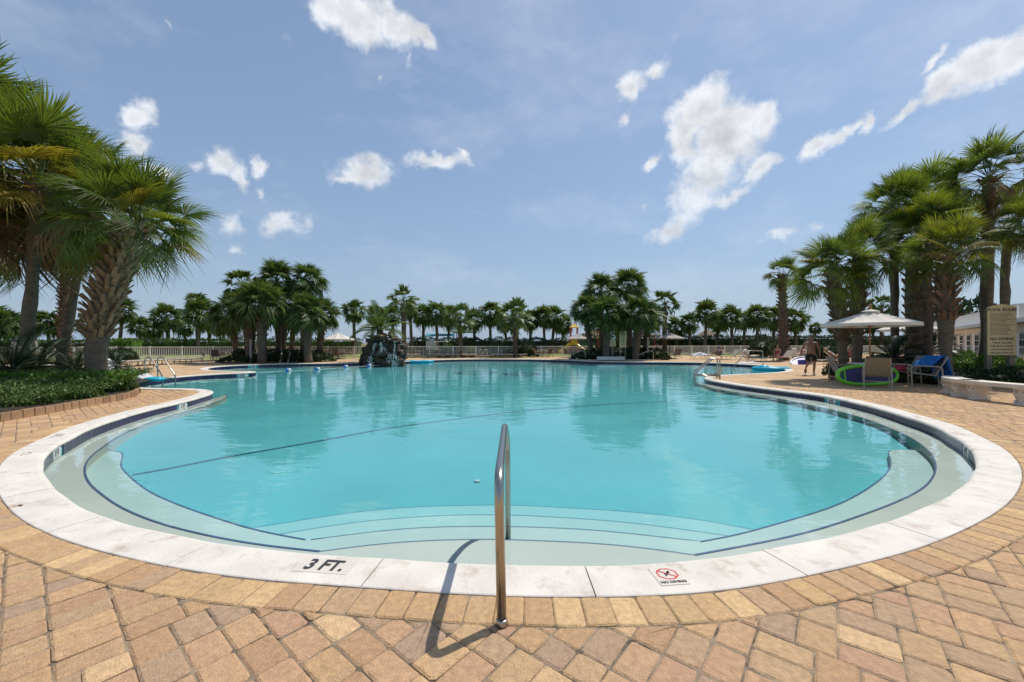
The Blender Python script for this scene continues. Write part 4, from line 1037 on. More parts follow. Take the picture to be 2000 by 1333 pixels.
# low shrubs
mb = MB(); rr = random.Random(21); pts = []
def inpoly(p, poly):
    c = False; j = len(poly) - 1
    for i in range(len(poly)):
        if (poly[i].y > p[1]) != (poly[j].y > p[1]) and p[0] < (poly[j].x - poly[i].x) * (p[1] - poly[i].y) / (poly[j].y - poly[i].y) + poly[i].x: c = not c
        j = i
    return c
pl = clean(poly, .04); cnt = 0
edgep = [Vector((p.x, p.y)) for p in EDGE]
while cnt < 24000:
    x, y = rr.uniform(-19, -8.6), rr.uniform(6.4, 14.5)
    if not inpoly((x, y), pl) or abs(x) / y > 1.42: continue
    d = min((Vector((x, y)) - e).length for e in edgep[::3])
    if d < .26: continue
    h = min(.40, .16 + d * .35) * (.75 + .5 * noise.noise((x * 1.6, y * 1.6, 2))) + .1
    pts.append((Vector((x, y, .1 + h * rr.uniform(.55, 1))), Vector((0, 0, 1)))); cnt += 1
leaf_quads(mb, pts, .066, rr); mb.build('ground_cover', M['leaf'], kind='stuff')
mb = MB(); pts = []; cnt = 0
while cnt < 5000:
    x, y = rr.uniform(-17, -10.2), rr.uniform(9.2, 11.8)
    if not inpoly((x, y), pl): continue
    if noise.noise((x * .7, y * .9, 11)) < -.05: continue
    pts.append((Vector((x, y, .38 + rr.random() * .22)), Vector((0, 0, 1)))); cnt += 1
leaf_quads(mb, pts, .14, rr); mb.build('fern_cover', M['leaf_bright'], kind='stuff')
bush(232, 768, 11.0, .42, .50, 'rounded bush at the right tip of the left planting bed', BUSH[0])
bush(60, 808, 8.55, .45, .44, 'leafy shrub behind the brick edging at the left picture edge', BUSH[1], 'shrubs behind the brick edging')
bush(150, 793, 9.5, .45, .42, 'leafy shrub behind the brick edging left of the stout palm', BUSH[2], 'shrubs behind the brick edging')
bush(240, 694, 30, .9, 1.0, 'dark shrub before the fence right of the stout palm trunk', BUSH_D[1])

# ------------------------------------------------------------------ right planting bed
RB = [P(1700, 742), P(1742, 747), P(1842, 750), P(1900, 749.5), P(2060, 749), P(2400, 740), P(2300, 716), P(1900, 705), P(1760, 706)]
RBp = clean(smooth(catmull([(p.x, p.y) for p in RB], True, .2), 3), .05)
bed_r = MB().sheet([RBp], .05).build('planting_bed', M['soil'], kind='structure')
mb = MB(); pts = []; cnt = 0; rr = random.Random(33)
while cnt < 16000:
    x, y = rr.uniform(12, 26), rr.uniform(13.2, 22)
    if not inpoly((x, y), RBp) or x / y > 1.42: continue
    h = .55 * (.7 + .6 * noise.noise((x * 1.1, y * 1.1, 5)))
    pts.append((Vector((x, y, .05 + h * rr.uniform(.3, 1))), Vector((0, 0, 1)))); cnt += 1
leaf_quads(mb, pts, .12, rr); mb.build('ground_cover', M['leaf'], kind='stuff')
for (px, Y, rx, h, lab, me) in ((1885, 15.2, .75, .95, 'bright green shrub left of the pool rules board', BUSH_B[0]), (1955, 14.6, .7, .95, 'bright green shrub under the pool rules board', BUSH_B[1]), (1920, 13.5, .8, .5, 'low dark shrub in front of the pool rules board posts', BUSH_D[2]), (1985, 13.2, .7, .55, 'low dark shrub right of the pool rules board', BUSH_D[0]), (1868, 13.4, .6, .5, 'low dark shrub behind the left bench end', BUSH_D[1]), (1720, 17.5, 1.1, .8, 'dark spreading shrub behind the near umbrella table', BUSH_D[0]), (1790, 15.0, 1.0, .7, 'dark spreading shrub behind the chair with the blue towel', BUSH_D[2])):
    bush(px, 0, Y, rx, h, lab, me, 'shrubs in the right planting bed')
bush(1614, 0, 31, 1.2, 1.5, 'bushy shrub right of the walking man before the white fence', BUSH_D[1])
bush(1490, 0, 40, 3.6, 2.0, 'wide dark shrub mass behind the seated sunbathers', BUSH_D[0], ry=1.2)
bush(1030, 0, 41.3, 1.1, 1.5, 'bush at the right end of the low hedge under the pale fan palm', BUSH_D[1])
for px, lab in ((868, 'yellow green shrub just right of the white cart'), (879, 'yellow green shrub left of the pale fan palm trunk')): bush(px, 0, 42.5, .45, 1.25, lab, BUSH_B[1], 'yellow green shrubs behind the low hedge')
bush(920, 0, 42.5, .7, .95, 'yellow leaved shrub behind the low hedge right of the pale fan palm', BUSH_Y)
for (px, Y, rx, h, lab) in ((500, 29.6, 2.2, .6, 'dark low planting round the arched sign'), (560, 30.5, 2.4, .9, 'dark low planting in the middle of the left island bed'), (610, 30.5, 1.6, .8, 'dark low planting at the right end of the left island bed'), (1150, 34, 1.6, .7, 'dark low planting at the left end of the notice board bed'), (1200, 34.5, 2.2, 1.2, 'dark planting behind the notice boards'), (1262, 35, 2, 1.0, 'dark planting at the right end of the notice board bed')):
    bush(px, 0, Y, rx, h, lab, BUSH_D[int(px) % 3], 'low planting in the far island beds', ry=rx * .6)
# wooded rise behind the white building
bush(1880, 0, 62, 9, 7.2, 'wooded dark green tree mass behind the white building', BUSH_D[1], cat='tree', ry=5).name = 'leafy_tree'
# ------------------------------------------------------------------ object materials
M['white_paint'] = mk('white_paint', (.62, .61, .57), .6, var=.08, scale=1.5)
M['cream_paint'] = mk('cream_paint', (.78, .76, .70), .6, var=.08, scale=3)
M['sign_board'] = mk('sign_board', (.70, .58, .33), .6, var=.06, scale=3)
M['sign_post'] = mk('sign_post', (.22, .19, .15), .8, var=.2, scale=5)
M['sign_ink'] = mk('sign_ink', (.03, .06, .05), .6)
M['canvas'] = mk('canvas', (.80, .75, .69), .85, var=.06, scale=2, transl=.3, spec=.15)
M['canvas_grey'] = mk('canvas_grey', (.47, .44, .41), .85, var=.06, scale=2, transl=.2, spec=.15)
M['teak'] = mk('teak', (.38, .15, .045), .5, var=.2, scale=4, stretch=(8, 8, 1))
M['frame'] = mk('frame', (.42, .36, .28), .45, var=.06)
M['sling'] = mk('sling', (.32, .255, .155), .8, var=.08, scale=8, transl=.15)
M['sling_grey'] = mk('sling_grey', (.33, .31, .27), .8, var=.08, scale=8, transl=.15)
M['sling_dark'] = mk('sling_dark', (.11, .095, .08), .8, var=.1, scale=8)
M['lounger'] = mk('lounger', (.45, .39, .31), .75, var=.08, scale=5, transl=.12)
M['concrete'] = mk('concrete', (.66, .60, .51), .85, var=.14, scale=4, bump=.8, bscale=35, spec=.25, dark=((.33, .28, .21), 6, .58, .8))
M['lime'] = mk('lime', (.16, .60, .02), .35, var=.05, coat=.3)
M['purple'] = mk('purple', (.035, .028, .14), .55, var=.12)
M['teal_mesh'] = mk('teal_mesh', (.015, .07, .06), .5, var=.15)
M['violet'] = mk('violet', (.10, .075, .42), .4, var=.08)
M['white_vinyl'] = mk('white_vinyl', (.70, .71, .73), .3, var=.05, transl=.1)
M['cyan_vinyl'] = mk('cyan_vinyl', (.02, .44, .62), .3, var=.08, transl=.15)
M['blue'] = mk('blue', (.015, .16, .52), .4)
M['blue_towel'] = mk('blue_towel', (.015, .17, .60), .95, var=.35, scale=7, bump=1, bscale=60, dark=((.02, .24, .55), 9, .52, .62))
M['white_towel'] = mk('white_towel', (.62, .62, .64), .95, var=.12, scale=9, bump=1, bscale=40, dark=((.10, .14, .42), 6, .56, .62))
M['lime_towel'] = mk('lime_towel', (.24, .62, .06), .95, var=.1, bump=.6, bscale=50)
M['teal_towel'] = mk('teal_towel', (.03, .24, .27), .95, var=.2, bump=.6, bscale=50)
M['pink_towel'] = mk('pink_towel', (.52, .05, .09), .95, var=.2, bump=.6, bscale=50)
M['skin'] = mk('skin', (.27, .145, .095), .5, var=.1, scale=6, spec=.4)
M['skin_fair'] = mk('skin_fair', (.50, .29, .20), .5, var=.1, scale=6, spec=.4)
M['hair_dark'] = mk('hair_dark', (.02, .014, .010), .6)
M['hair_blond'] = mk('hair_blond', (.42, .29, .13), .6)
M['black_cloth'] = mk('black_cloth', (.010, .010, .011), .8, var=.2)
M['pink_cloth'] = mk('pink_cloth', (.45, .05, .08), .8, var=.2)
M['navy_cloth'] = mk('navy_cloth', (.03, .03, .10), .8, var=.5, scale=25)
M['yellow_plastic'] = mk('yellow_plastic', (.66, .42, .015), .4, var=.06)
M['red_plastic'] = mk('red_plastic', (.42, .03, .02), .45, var=.08)
M['green_plastic'] = mk('green_plastic', (.02, .12, .04), .5, var=.1)
M['dark_metal'] = mk('dark_metal', (.03, .03, .03), .5)
M['grey_paint'] = mk('grey_paint', (.34, .34, .33), .5, var=.06)
M['glass'] = mk('glass', (.05, .06, .07), .08, var=.2, spec=.7)
M['roof_green'] = mk('roof_green', (.15, .27, .18), .6, var=.1)
M['thatch'] = mk('thatch', (.22, .16, .10), .9, var=.3, scale=4)
M['wood_grey'] = mk('wood_grey', (.20, .18, .15), .9, var=.25, scale=3)
M['rock'] = mk('rock', (.070, .044, .031), .6, var=.75, scale=3.0, bump=3, bscale=9, spec=.3, rnd=.5, dark=((.09, .06, .04), 4, .55, .7))
M['rock_warm'] = mk('rock_warm', (.17, .105, .06), .7, var=.5, scale=3.5, bump=2.5, bscale=9, rnd=.35)
M['foam'] = mk('foam', (.80, .77, .73), .5, var=.25, scale=10, transl=.1, spec=.1)
M['terracotta'] = mk('terracotta', (.20, .10, .06), .85, var=.15)
M['brick_red'] = mk('brick_red', (.20, .12, .08), .85, var=.2, scale=8)

def rail(path, r, label, n=10, name='handrail', flanges=(), res=.04, extra=None):
    """bent steel tube through the given points, corners rounded"""
    pts = []
    for i, p in enumerate(path):
        p = Vector(p)
        if 0 < i < len(path) - 1:
            a, b = Vector(path[i - 1]), Vector(path[i + 1]); k = min(.16, (a - p).length * .45, (b - p).length * .45)
            s, e = p + (a - p).normalized() * k, p + (b - p).normalized() * k
            for j in range(7):
                t = j / 6; pts.append(s * (1 - t) ** 2 + p * 2 * t * (1 - t) + e * t * t)
        else: pts.append(p)
    return pts
def rail_thing(label, paths, r, name='handrail', cat='handrail', group=None, bars=(), n=10, fl=2.1):
    base = Vector(paths[0][0]); t = thing(name, label, cat, (base.x, base.y, 0), 0, group)
    for pa in paths:
        pts = [q - Vector((base.x, base.y, 0)) for q in rail(pa, r, label)]
        MB().tube(pts, r, n).build('tube', M['steel'], t, smooth=True)
        f = pts[0]; MB().lathe([(r * fl, 0), (r * fl * .95, .012), (r * 1.15, .028), (r * 1.05, .03)], 14, c=(f.x, f.y, .001)).build('flange', M['steel'], t, smooth=True)
    for a, b in bars:
        MB().tube([Vector(a) - Vector((base.x, base.y, 0)), Vector(b) - Vector((base.x, base.y, 0))], r, n).build('cross_bar', M['steel'], t, smooth=True)
    return t
rail_thing('tall brushed steel handrail rising from the brick paving in the middle foreground', [[(-.051, 1.984, 0), (-.066, 1.985, .735), (-.058, 3.27, .735), (-.040, 3.50, .55), (-.034, 3.54, -.52)]], .0245, n=16, fl=1.3)
# ladders of the left side, far side
def ladder(label, pxs, py, fwd, height, reach, group='pool ladders', drop=.9, bar=True):
    paths = []; bars = []
    for px in pxs:
        b = P(px, py); f = Vector(fwd).normalized(); b = Vector((b.x, b.y, 0)); u = Vector((0, 0, 1))
        paths.append([b, b + u * height, b + f * reach * .3 + u * height * 1.02, b + f * reach + u * height * .18, b + f * reach - u * drop])
        bars.append((b + u * .06, b + f * reach * .98 + u * .06))
    return rail_thing(label, paths, .024, 'pool_ladder', 'pool ladder', group, bars if bar else ())
ladder('pair of curved steel ladder rails at the left pool edge behind the white float', (283, 308), 741, (1.0, -.32, 0), .85, 1.0)
ladder('steel ladder rails at the far left edge in front of the island bed', (551, 566), 708.8, (.42, -1, 0), .82, 1.0, bar=False)
ladder('steel ladder rails at the far edge in front of the low hedge', (942, 952), 700.6, (-.55, -1, 0), .85, 1.1, bar=False)
# right tip: three bar grab rail into the pool
a, b = P(1401, 738), P(1406, 740.5); f = Vector((-1, -.12, 0)).normalized()
rail_thing('double steel grab rail with cross bar on the tip of the right deck tongue', [[(q.x, q.y, 0), (q.x, q.y, .78), (q.x + f.x * .28, q.y + f.y * .28, .80), (q.x + f.x * 1.0, q.y + f.y * 1.0, .28), (q.x + f.x * 1.08, q.y + f.y * 1.08, -.7)] for q in (a, b)], .026,
           bars=[((q.x, q.y, .12), (q.x + f.x * 1.04, q.y + f.y * 1.04, .14)) for q in (a, b)])
q = P(1490, 714); rail_thing('steel grab rail slanting into the right cove beside the teal lounger', [[(q.x, q.y, 0), (q.x, q.y, .92), (q.x - 1.0, q.y - .2, .94), (q.x - 2.15, q.y - .6, .05), (q.x - 2.2, q.y - .62, -.5)]], .026)
for px, sg, lab in ((1143, -1, 'slim white handrail at the left of the raised spa rim'), (1276, -1, 'slim white handrail at the right of the raised spa rim')):
    q = P(px, 704.4); rail_thing(lab, [[(q.x, q.y, 0), (q.x, q.y, .75), (q.x - .35, q.y + .1, .8), (q.x - 1.25, q.y + .3, .38), (q.x - 1.25, q.y + .3, .12)]], .03, group='spa handrails')

# small spa set in the deck beyond the far edge
spa = bpy.data.objects.new('spa_pool', None); COL.objects.link(spa); spa['kind'] = 'structure'
c = P(1195, 703.4); el = [Vector((c.x + 3.6 * math.cos(t * PI / 24), c.y + .95 * math.sin(t * PI / 24))) for t in range(48)]
eo = [Vector((c.x + 3.9 * math.cos(t * PI / 24), c.y + 1.2 * math.sin(t * PI / 24))) for t in range(48)]
M['spa_dark'] = mk('spa_dark', (.10, .13, .14), .12, var=.1)
MB().sheet([el], .03).build('spa_water', M['spa_dark'], spa)
mb = MB(); n = 48
for z0, z1, o in ((0.0, .06, eo),): mb.add([(*p, z1) for p in eo] + [(*p, z1) for p in el] + [(*p, 0) for p in eo], [(i, (i + 1) % n, n + (i + 1) % n, n + i) for i in range(n)] + [(2 * n + i, 2 * n + (i + 1) % n, (i + 1) % n, i) for i in range(n)])
mb.build('spa_rim', M['coping'], spa)
c2 = P(1193, 704.6); mb = MB(); mb.prism([(math.cos(k * PI / 12) * 1.18 * (1 if abs(math.cos(k * PI / 12)) < .95 else .97), math.sin(k * PI / 12) * .42) for k in range(24)], .05, .32)
tag(mb.build('spa_float', M['white_vinyl'], None, (c2.x, c2.y, 0)), 'thick white cushion lying on the rim of the far spa', 'cushion')

# ------------------------------------------------------------------ fence
t = thing('picket_fence', 'long low cream white picket fence along the far side of the deck', 'fence', (FENCE_A.x, FENCE_A.y, 0))
d2 = (FENCE_B - FENCE_A); FL = d2.length; d2.normalize(); fa = math.atan2(d2.y, d2.x); FH = 1.08
def fpt(s): return Vector((d2.x * s, d2.y * s, 0))
for z in (FH, .16): MB().box((0, 0, 0), (FL, .05, .07)).build('rail', M['cream_paint'], t).matrix_local = Matrix.Translation(fpt(FL / 2) + Vector((0, .0, z))) @ Matrix.Rotation(fa, 4, 'Z')
post = MB().box((0, 0, .56), (.075, .075, 1.12)).box((0, 0, 1.135), (.095, .095, .03)).mesh('post', M['cream_paint'])
k = 0
while k * 2.3 < FL: link('post', post, t, mat=Matrix.Translation(fpt(k * 2.3)) @ Matrix.Rotation(fa, 4, 'Z')); k += 1
mb = MB(); k = 0
while k * .128 < FL:
    q = fpt(k * .128); mb.box((q.x, q.y, .6), (.03, .02, .9), rz=fa); k += 1
mb.build('picket_run', M['cream_paint'], t, kind='stuff')

# ------------------------------------------------------------------ furniture
def lounger_proto(label, backdeg=0, mt=None, towel=None):
    t = thing('sun_lounger', label, 'sun lounger', (0, 0, -60))
    W, Lg, zh = .62, 1.92, .33; hinge = 1.18 if backdeg else 1.30
    for sx in (-1, 1):
        MB().tube([(sx * W / 2, 0, zh - .015), (sx * W / 2, Lg * .98 if not backdeg else hinge + .1, zh - .015)], .017, 6).build('side_rail', M['frame'], t)
    for y in (.28, 1.42 if not backdeg else 1.2):
        MB().tube([(-W / 2 - .02, y - .08, 0), (-W / 2, y, zh - .03), (W / 2, y, zh - .03), (W / 2 + .02, y - .08, 0)], .015, 6).build('leg', M['frame'], t)
        MB().tube([(-W / 2 - .02, y + .14, 0), (-W / 2, y + .02, zh - .04), (W / 2, y + .02, zh - .04), (W / 2 + .02, y + .14, 0)], .015, 6).build('leg', M['frame'], t)
    MB().box((0, hinge / 2 + .01, zh), (W - .02, hinge - .02, .022)).build('seat', mt or M['lounger'], t)
    a = R(backdeg); ln = Lg - hinge
    bk = MB().box((0, ln / 2, .0), (W - .02, ln, .022)).tube([(-W / 2, 0, 0), (-W / 2, ln, 0), (W / 2, ln, 0), (W / 2, 0, 0)], .016, 6).build('backrest', mt or M['lounger'], t)
    bk.matrix_local = Matrix.Translation((0, hinge, zh)) @ Matrix.Rotation(a, 4, 'X')
    if towel:
        tw = MB().box((0, ln / 2 - .02, .02), (W - .06, ln + .06, .018)).build('back_towel', towel, t); tw.matrix_local = bk.matrix_local.copy()
        MB().box((0, hinge * .55, zh + .021), (W - .08, hinge * .75, .018)).build('seat_towel', towel, t)
    return t
GLL, GLC, GLR = 'flat sun loungers in a row on the left deck', 'flat sun loungers in a row before the low hedge', 'sun loungers on the far right deck'
flat = lounger_proto('x')
first = True
def put(proto, px, py, rz, label, group, Y=None):
    p = P(px, py) if Y is None else PD(px, Y); p.z = -.012
    return dup(proto, p, rz, label, group)
for i, (px, py) in enumerate(((222, 719), (246, 717.4), (270, 716), (294, 714.4), (318, 713), (342, 711.8), (366, 710.5), (388, 709.5))):
    put(flat, px, py, R(55), f'flat beige sun lounger, {ORD[i]} from the left in the row right of the stout palm', GLL)
for i, (px, py) in enumerate(((66, 734), (92, 730), (118, 727))): put(flat, px, py, R(55), f'flat beige sun lounger seen under the sago fronds, {ORD[i]} from the left', 'flat sun loungers behind the left planting bed')
xs = (800, 817, 840, 857, 873, 888, 905, 921, 962, 978, 994, 1011)
for i, px in enumerate(xs): put(flat, px, 699.2 - .0006 * (px - 900), R((px - 900) * -.12 + (14 if i < 2 else 0) - (12 if i == 11 else 0)), f'flat beige sun lounger before the low hedge, {ORD[i]} from the left', GLC)
bpy.data.objects.remove(flat) if False else None
for o in list(flat.children) + [flat]: bpy.data.objects.remove(o)
def lounger(px, py, rz, label, deg, mt=None, towel=None):
    p = P(px, py); t = lounger_proto(label, deg, mt, towel); t.location = (p.x, p.y, -.012); t.rotation_euler = (0, 0, rz); t['group'] = GLR; return t
L1 = lounger(1347, 701.5, R(-88), 'sun lounger with a crumpled white and blue towel near the right small umbrella', 8)
L2 = lounger(1382, 702.2, R(-72), 'sun lounger on which the person with the book reclines', 42)
L3 = lounger(1408, 703.0, R(-78), 'sun lounger with a bright lime green towel over its raised back', 48, towel=M['lime_towel'])
L4 = lounger(1446, 703.5, R(-70), 'empty beige sun lounger between the lime and teal towels', 6)
L5 = lounger(1500, 706.5, R(78), 'sun lounger with a teal towel on its sloping back, behind the cove grab rail', 34, towel=M['teal_towel'])
L6 = lounger(1512, 706.0, R(-75), 'sun lounger with a pink towel where the woman sits upright', 45, towel=M['pink_towel'])
L7 = lounger(1552, 703.0, R(-60), 'sun lounger under the blond sunbather behind the pink towel', 45)
L8 = lounger(1585, 703.5, R(-60), 'sun lounger under the sunbather in patterned navy swimwear', 40)
L9 = lounger(1672, 711.5, R(62), 'sun lounger with raised beige back under the sunbather with bent knees', 45)
L10 = lounger(1626, 712.5, R(68), 'empty beige sun lounger right beside the walking man', 38)

def chair_proto(label, sling=None, rz=0, name='patio_chair'):
    t = thing(name, label, 'chair', (0, 0, -60)); W = .60; sl_ = sling or M['sling']
    for sx in (-1, 1):
        x = sx * W / 2
        MB().tube(rail([(x, -.30, 0), (x, -.32, .56), (x, -.26, .61), (x, .22, .60), (x, .30, .56), (x, .34, 0), ], 0, ''), .017, 7).build('side_frame', M['frame'], t)
        MB().tube([(x * .9, -.27, .40), (x * .9, .18, .34), (x * .9, .42, .88)], .015, 6).build('seat_rail', M['frame'], t)
    for y, z in ((-.3, .30), (.33, .20)): MB().tube([(-W / 2, y, z), (W / 2, y, z)], .013, 6).build('stretcher', M['frame'], t)
    mb = MB(); w = W * .44; pr = [(-.27, .405), (-.05, .36), (.15, .345), (.2, .38), (.30, .62), (.40, .86), (.42, .89)]
    vs = [(s * w, y, z) for y, z in pr for s in (-1, 1)] + [(s * w, y + .012, z - .012) for y, z in pr for s in (-1, 1)]; n = len(pr)
    fs = [(2 * i, 2 * i + 1, 2 * i + 3, 2 * i + 2) for i in range(3)] + [(2 * n + 2 * i + 2, 2 * n + 2 * i + 3, 2 * n + 2 * i + 1, 2 * n + 2 * i) for i in range(3)]
    MB().add(vs, fs + [(0, 2 * n, 2 * n + 1, 1)]).build('seat', sl_, t)
    fs = [(2 * i, 2 * i + 1, 2 * i + 3, 2 * i + 2) for i in range(3, n - 1)] + [(2 * n + 2 * i + 2, 2 * n + 2 * i + 3, 2 * n + 2 * i + 1, 2 * n + 2 * i) for i in range(3, n - 1)]
    MB().add(vs, fs + [(2 * n - 2, 2 * n - 1, 4 * n - 1, 4 * n - 2)]).build('backrest', sl_, t)
    return t
def table_proto(label, r=.55, h=.72, top=None, name='patio_table', square=False):
    t = thing(name, label, 'table', (0, 0, -60))
    (MB().lathe([(r - .02, h - .035), (r, h - .025), (r, h - .006), (r - .015, h)], 24) if not square else MB().box((0, 0, h - .018), (r * 1.8, r * 1.8, .036))).build('table_top', top or M['white_paint'], t)
    for k in range(4):
        a = PI / 4 + k * PI / 2; MB().tube([(math.cos(a) * r * .8, math.sin(a) * r * .8, 0), (math.cos(a) * r * .55, math.sin(a) * r * .55, h - .04)], .02, 6).build('leg', M['frame'], t)
    return t
CH_ = chair_proto('x'); CHD = chair_proto('x', M['sling_dark']); TB = table_proto('x', top=M['lounger'])
def tableset(px, Y, label, rz0, n, ch, words):
    c = PD(px, Y); c.z = -.012
    dup(TB, c, rz0, f'round patio table {label}', 'patio tables along the far deck')
    for k in range(n):
        a = rz0 + 2 * PI * k / n; p = c + Vector((math.cos(a), math.sin(a), 0)) * .85
        dup(ch[k % len(ch)], p, a - PI / 2, f'sling chair {words[k]} the table {label}', 'patio chairs around the far tables')
wd = ['right of', 'behind', 'left of', 'in front of']
tableset(428, 33.5, 'at the left by the fence', .4, 4, [CHD, CHD, CHD, CHD], wd)
tableset(617, 34.0, 'just left of the first small umbrella', .9, 4, [CH_], wd)
tableset(661, 36.0, 'under the small umbrella left of the waterfall', .2, 4, [CH_, CHD], wd)
tableset(1060, 41.0, 'left of the playground slide', .6, 4, [CH_, CHD], wd)
tableset(1125, 40.0, 'under the umbrella before the playground', .3, 4, [CHD], wd)
tableset(1306, 37.0, 'under the umbrella right of the notice boards', .5, 4, [CH_, CHD], wd)
for proto in (CHD, TB):
    for o in list(proto.children) + [proto]: bpy.data.objects.remove(o)
def umbrella(px, Y, topy, edgey, halfpx, label, canvas, pole, sides=8, rz=.2, group=None, finial=True):
    c = PD(px, Y); c.z = 0; zt = CH - (topy - HY) / FPX * Y; ze = CH - (edgey - HY) / FPX * Y; r = halfpx / FPX * Y
    t = thing('patio_umbrella', label, 'umbrella', c, rz, group)
    MB().tube([(0, 0, 0), (0, 0, zt + .02)], .026 if Y > 20 else .024, 10).build('pole', pole, t, smooth=True)
    mb = MB(); rings = 6; vs = []; 
    for i in range(rings + 1):
        f = i / rings; n = sides * 4
        for j in range(n):
            th = 2 * PI * j / n; k = (j % 4) / 4; edge = math.cos(PI / sides) / math.cos((k - .5) * 2 * PI / sides) if True else 1
            rr_ = max(.03, f * r) * edge
            z = zt - (zt - ze) * (f ** .92) - .05 * r * math.sin(PI * f) * (math.sin(PI * k)) - (.0 if f < 1 else 0)
            vs.append((rr_ * math.cos(th), rr_ * math.sin(th), z))
    n = sides * 4; fs = [(i * n + j, i * n + (j + 1) % n, (i + 1) * n + (j + 1) % n, (i + 1) * n + j) for i in range(rings) for j in range(n)]
    top = len(vs)
    vs += [(x, y, z - .012) for x, y, z in vs]; fs += [tuple(q + top for q in f[::-1]) for f in fs]
    e0 = rings * n; vl = len(vs); vs += [(x * 1.003, y * 1.003, z - .11 * min(1, r / 1.6)) for x, y, z in vs[e0:e0 + n]]
    fs += [(e0 + j, e0 + (j + 1) % n, vl + (j + 1) % n, vl + j) for j in range(n)]
    mb.add(vs, fs).build('canopy', canvas, t)
    for j in range(sides):
        th = 2 * PI * (j) / sides + .0; MB().tube([(0, 0, zt - .08), (math.cos(th) * r * .97, math.sin(th) * r * .97, ze - .03)], .011, 5).build('rib', pole, t)
        MB().tube([(0, 0, ze - .12), (math.cos(th) * r * .5, math.sin(th) * r * .5, (zt + ze) / 2 - .07)], .009, 5).build('strut', pole, t)
    if r > 1.2 and finial:
        cap = MB(); cr = r * .2
        cap.lathe([(cr, zt - (zt - ze) * .17 + .035), (cr * .5, zt - (zt - ze) * .08 + .05), (.03, zt + .05)], 16); cap.build('vent_cap', canvas, t)
        MB().lathe([(.035, zt + .04), (.045, zt + .07), (.036, zt + .16), (.02, zt + .2), (.001, zt + .205)], 10).build('finial', pole, t)
    MB().lathe([(.28, 0), (.27, .05), (.06, .09), (.04, .28)], 16).build('base', M['dark_metal'], t)
    return t
umbrella(1699, 13.5, 607, 633, 79, 'large cream umbrella with orange wooden pole on the right deck', M['canvas'], M['teak'], rz=.36)
umbrella(1775, 21.5, 623, 644, 48, 'pale umbrella half hidden behind the large cream umbrella and palm trunks', M['canvas'], M['teak'])
GU = 'small umbrellas along the far deck'
umbrella(661, 36.0, 650, 663, 30, 'small cream umbrella by the fence left of the waterfall', M['canvas'], M['teak'], group=GU, finial=False)
umbrella(1128, 40.0, 652, 662, 25, 'small grey umbrella in front of the yellow playground', M['canvas_grey'], M['dark_metal'], group=GU, finial=False)
umbrella(1308, 37.0, 650, 661, 28, 'small grey umbrella right of the notice boards', M['canvas_grey'], M['dark_metal'], group=GU, finial=False)
# near right table and chairs
tb = table_proto('round white table under the large cream umbrella, behind the long float', .6); tb.location = (*PD(1697, 13.75).xy, -.012)
def chair(px, Y, rz, label, s=None, sc=1.0):
    t = chair_proto(label, s, name='patio_chair'); p = PD(px, Y); t.location = (p.x, p.y, -.012); t.rotation_euler = (0, 0, rz); t.scale = (sc,) * 3; t['group'] = 'sling chairs at the large umbrella'; return t
for o in list(CH_.children) + [CH_]: bpy.data.objects.remove(o)
chair(1712, 12.75, PI - R(38), 'tan sling chair seen from behind in front of the long lime float', sc=1.08)
chair(1806, 13.0, R(-128), 'sling chair side on with a blue towel thrown over its back', M['sling_grey'], 1.12)
chair(1764, 14.2, R(-118), 'grey sling chair leaning back between the float and the blue towel', M['sling_grey'], 1.1)
chair(1648, 14.3, R(70), 'sling chair at the left of the white table behind the long float', M['sling_grey'], 1.05)
# blue towel hanging over the chair back
p = PD(1812, 13.0); mb = MB(); nx, ny = 10, 22; rr = random.Random(2)
for j in range(ny + 1):
    s = j / ny * 1.7 - .62
    for i in range(nx + 1):
        y = (i / nx - .5) * .78
        if s < 0: x, z = s * .55 - .02, .98 + s * .55
        elif s < .12: x, z = s, .99
        else: x, z = .10 + (s - .12) * .22, .99 - (s - .12) * .80
        f = .035 * math.sin(i * 1.9 + j * .22) + .02 * noise.noise((i * .5, j * .3, 1)) 
        mb.v.append((x + f, y + .06 * noise.noise((j * .2, i * .3, 4)), z + .02 * noise.noise((i * .4, j * .4, 9))))
mb.f = [(a + b * (nx + 1), a + 1 + b * (nx + 1), a + 1 + (b + 1) * (nx + 1), a + (b + 1) * (nx + 1)) for b in range(ny) for a in range(nx)]
o = mb.build('beach_towel', M['blue_towel'], None, (p.x + .18, p.y, 0), smooth=True); o.rotation_euler = (0, 0, R(-14)); sm = o.modifiers.new('t', 'SOLIDIFY'); sm.thickness = .012
tag(o, 'bright blue patterned beach towel draped over a chair back', 'towel')
p = PD(1757, 14.1); o = MB().ball((0, 0, .5), (.22, .2, .1), 10, 6).ball((.1, .05, .58), (.14, .12, .08), 8, 5).build('crumpled_towel', M['pink_towel'], None, p, smooth=True); tag(o, 'crumpled pink and white towel on the seat of the grey chair', 'towel')

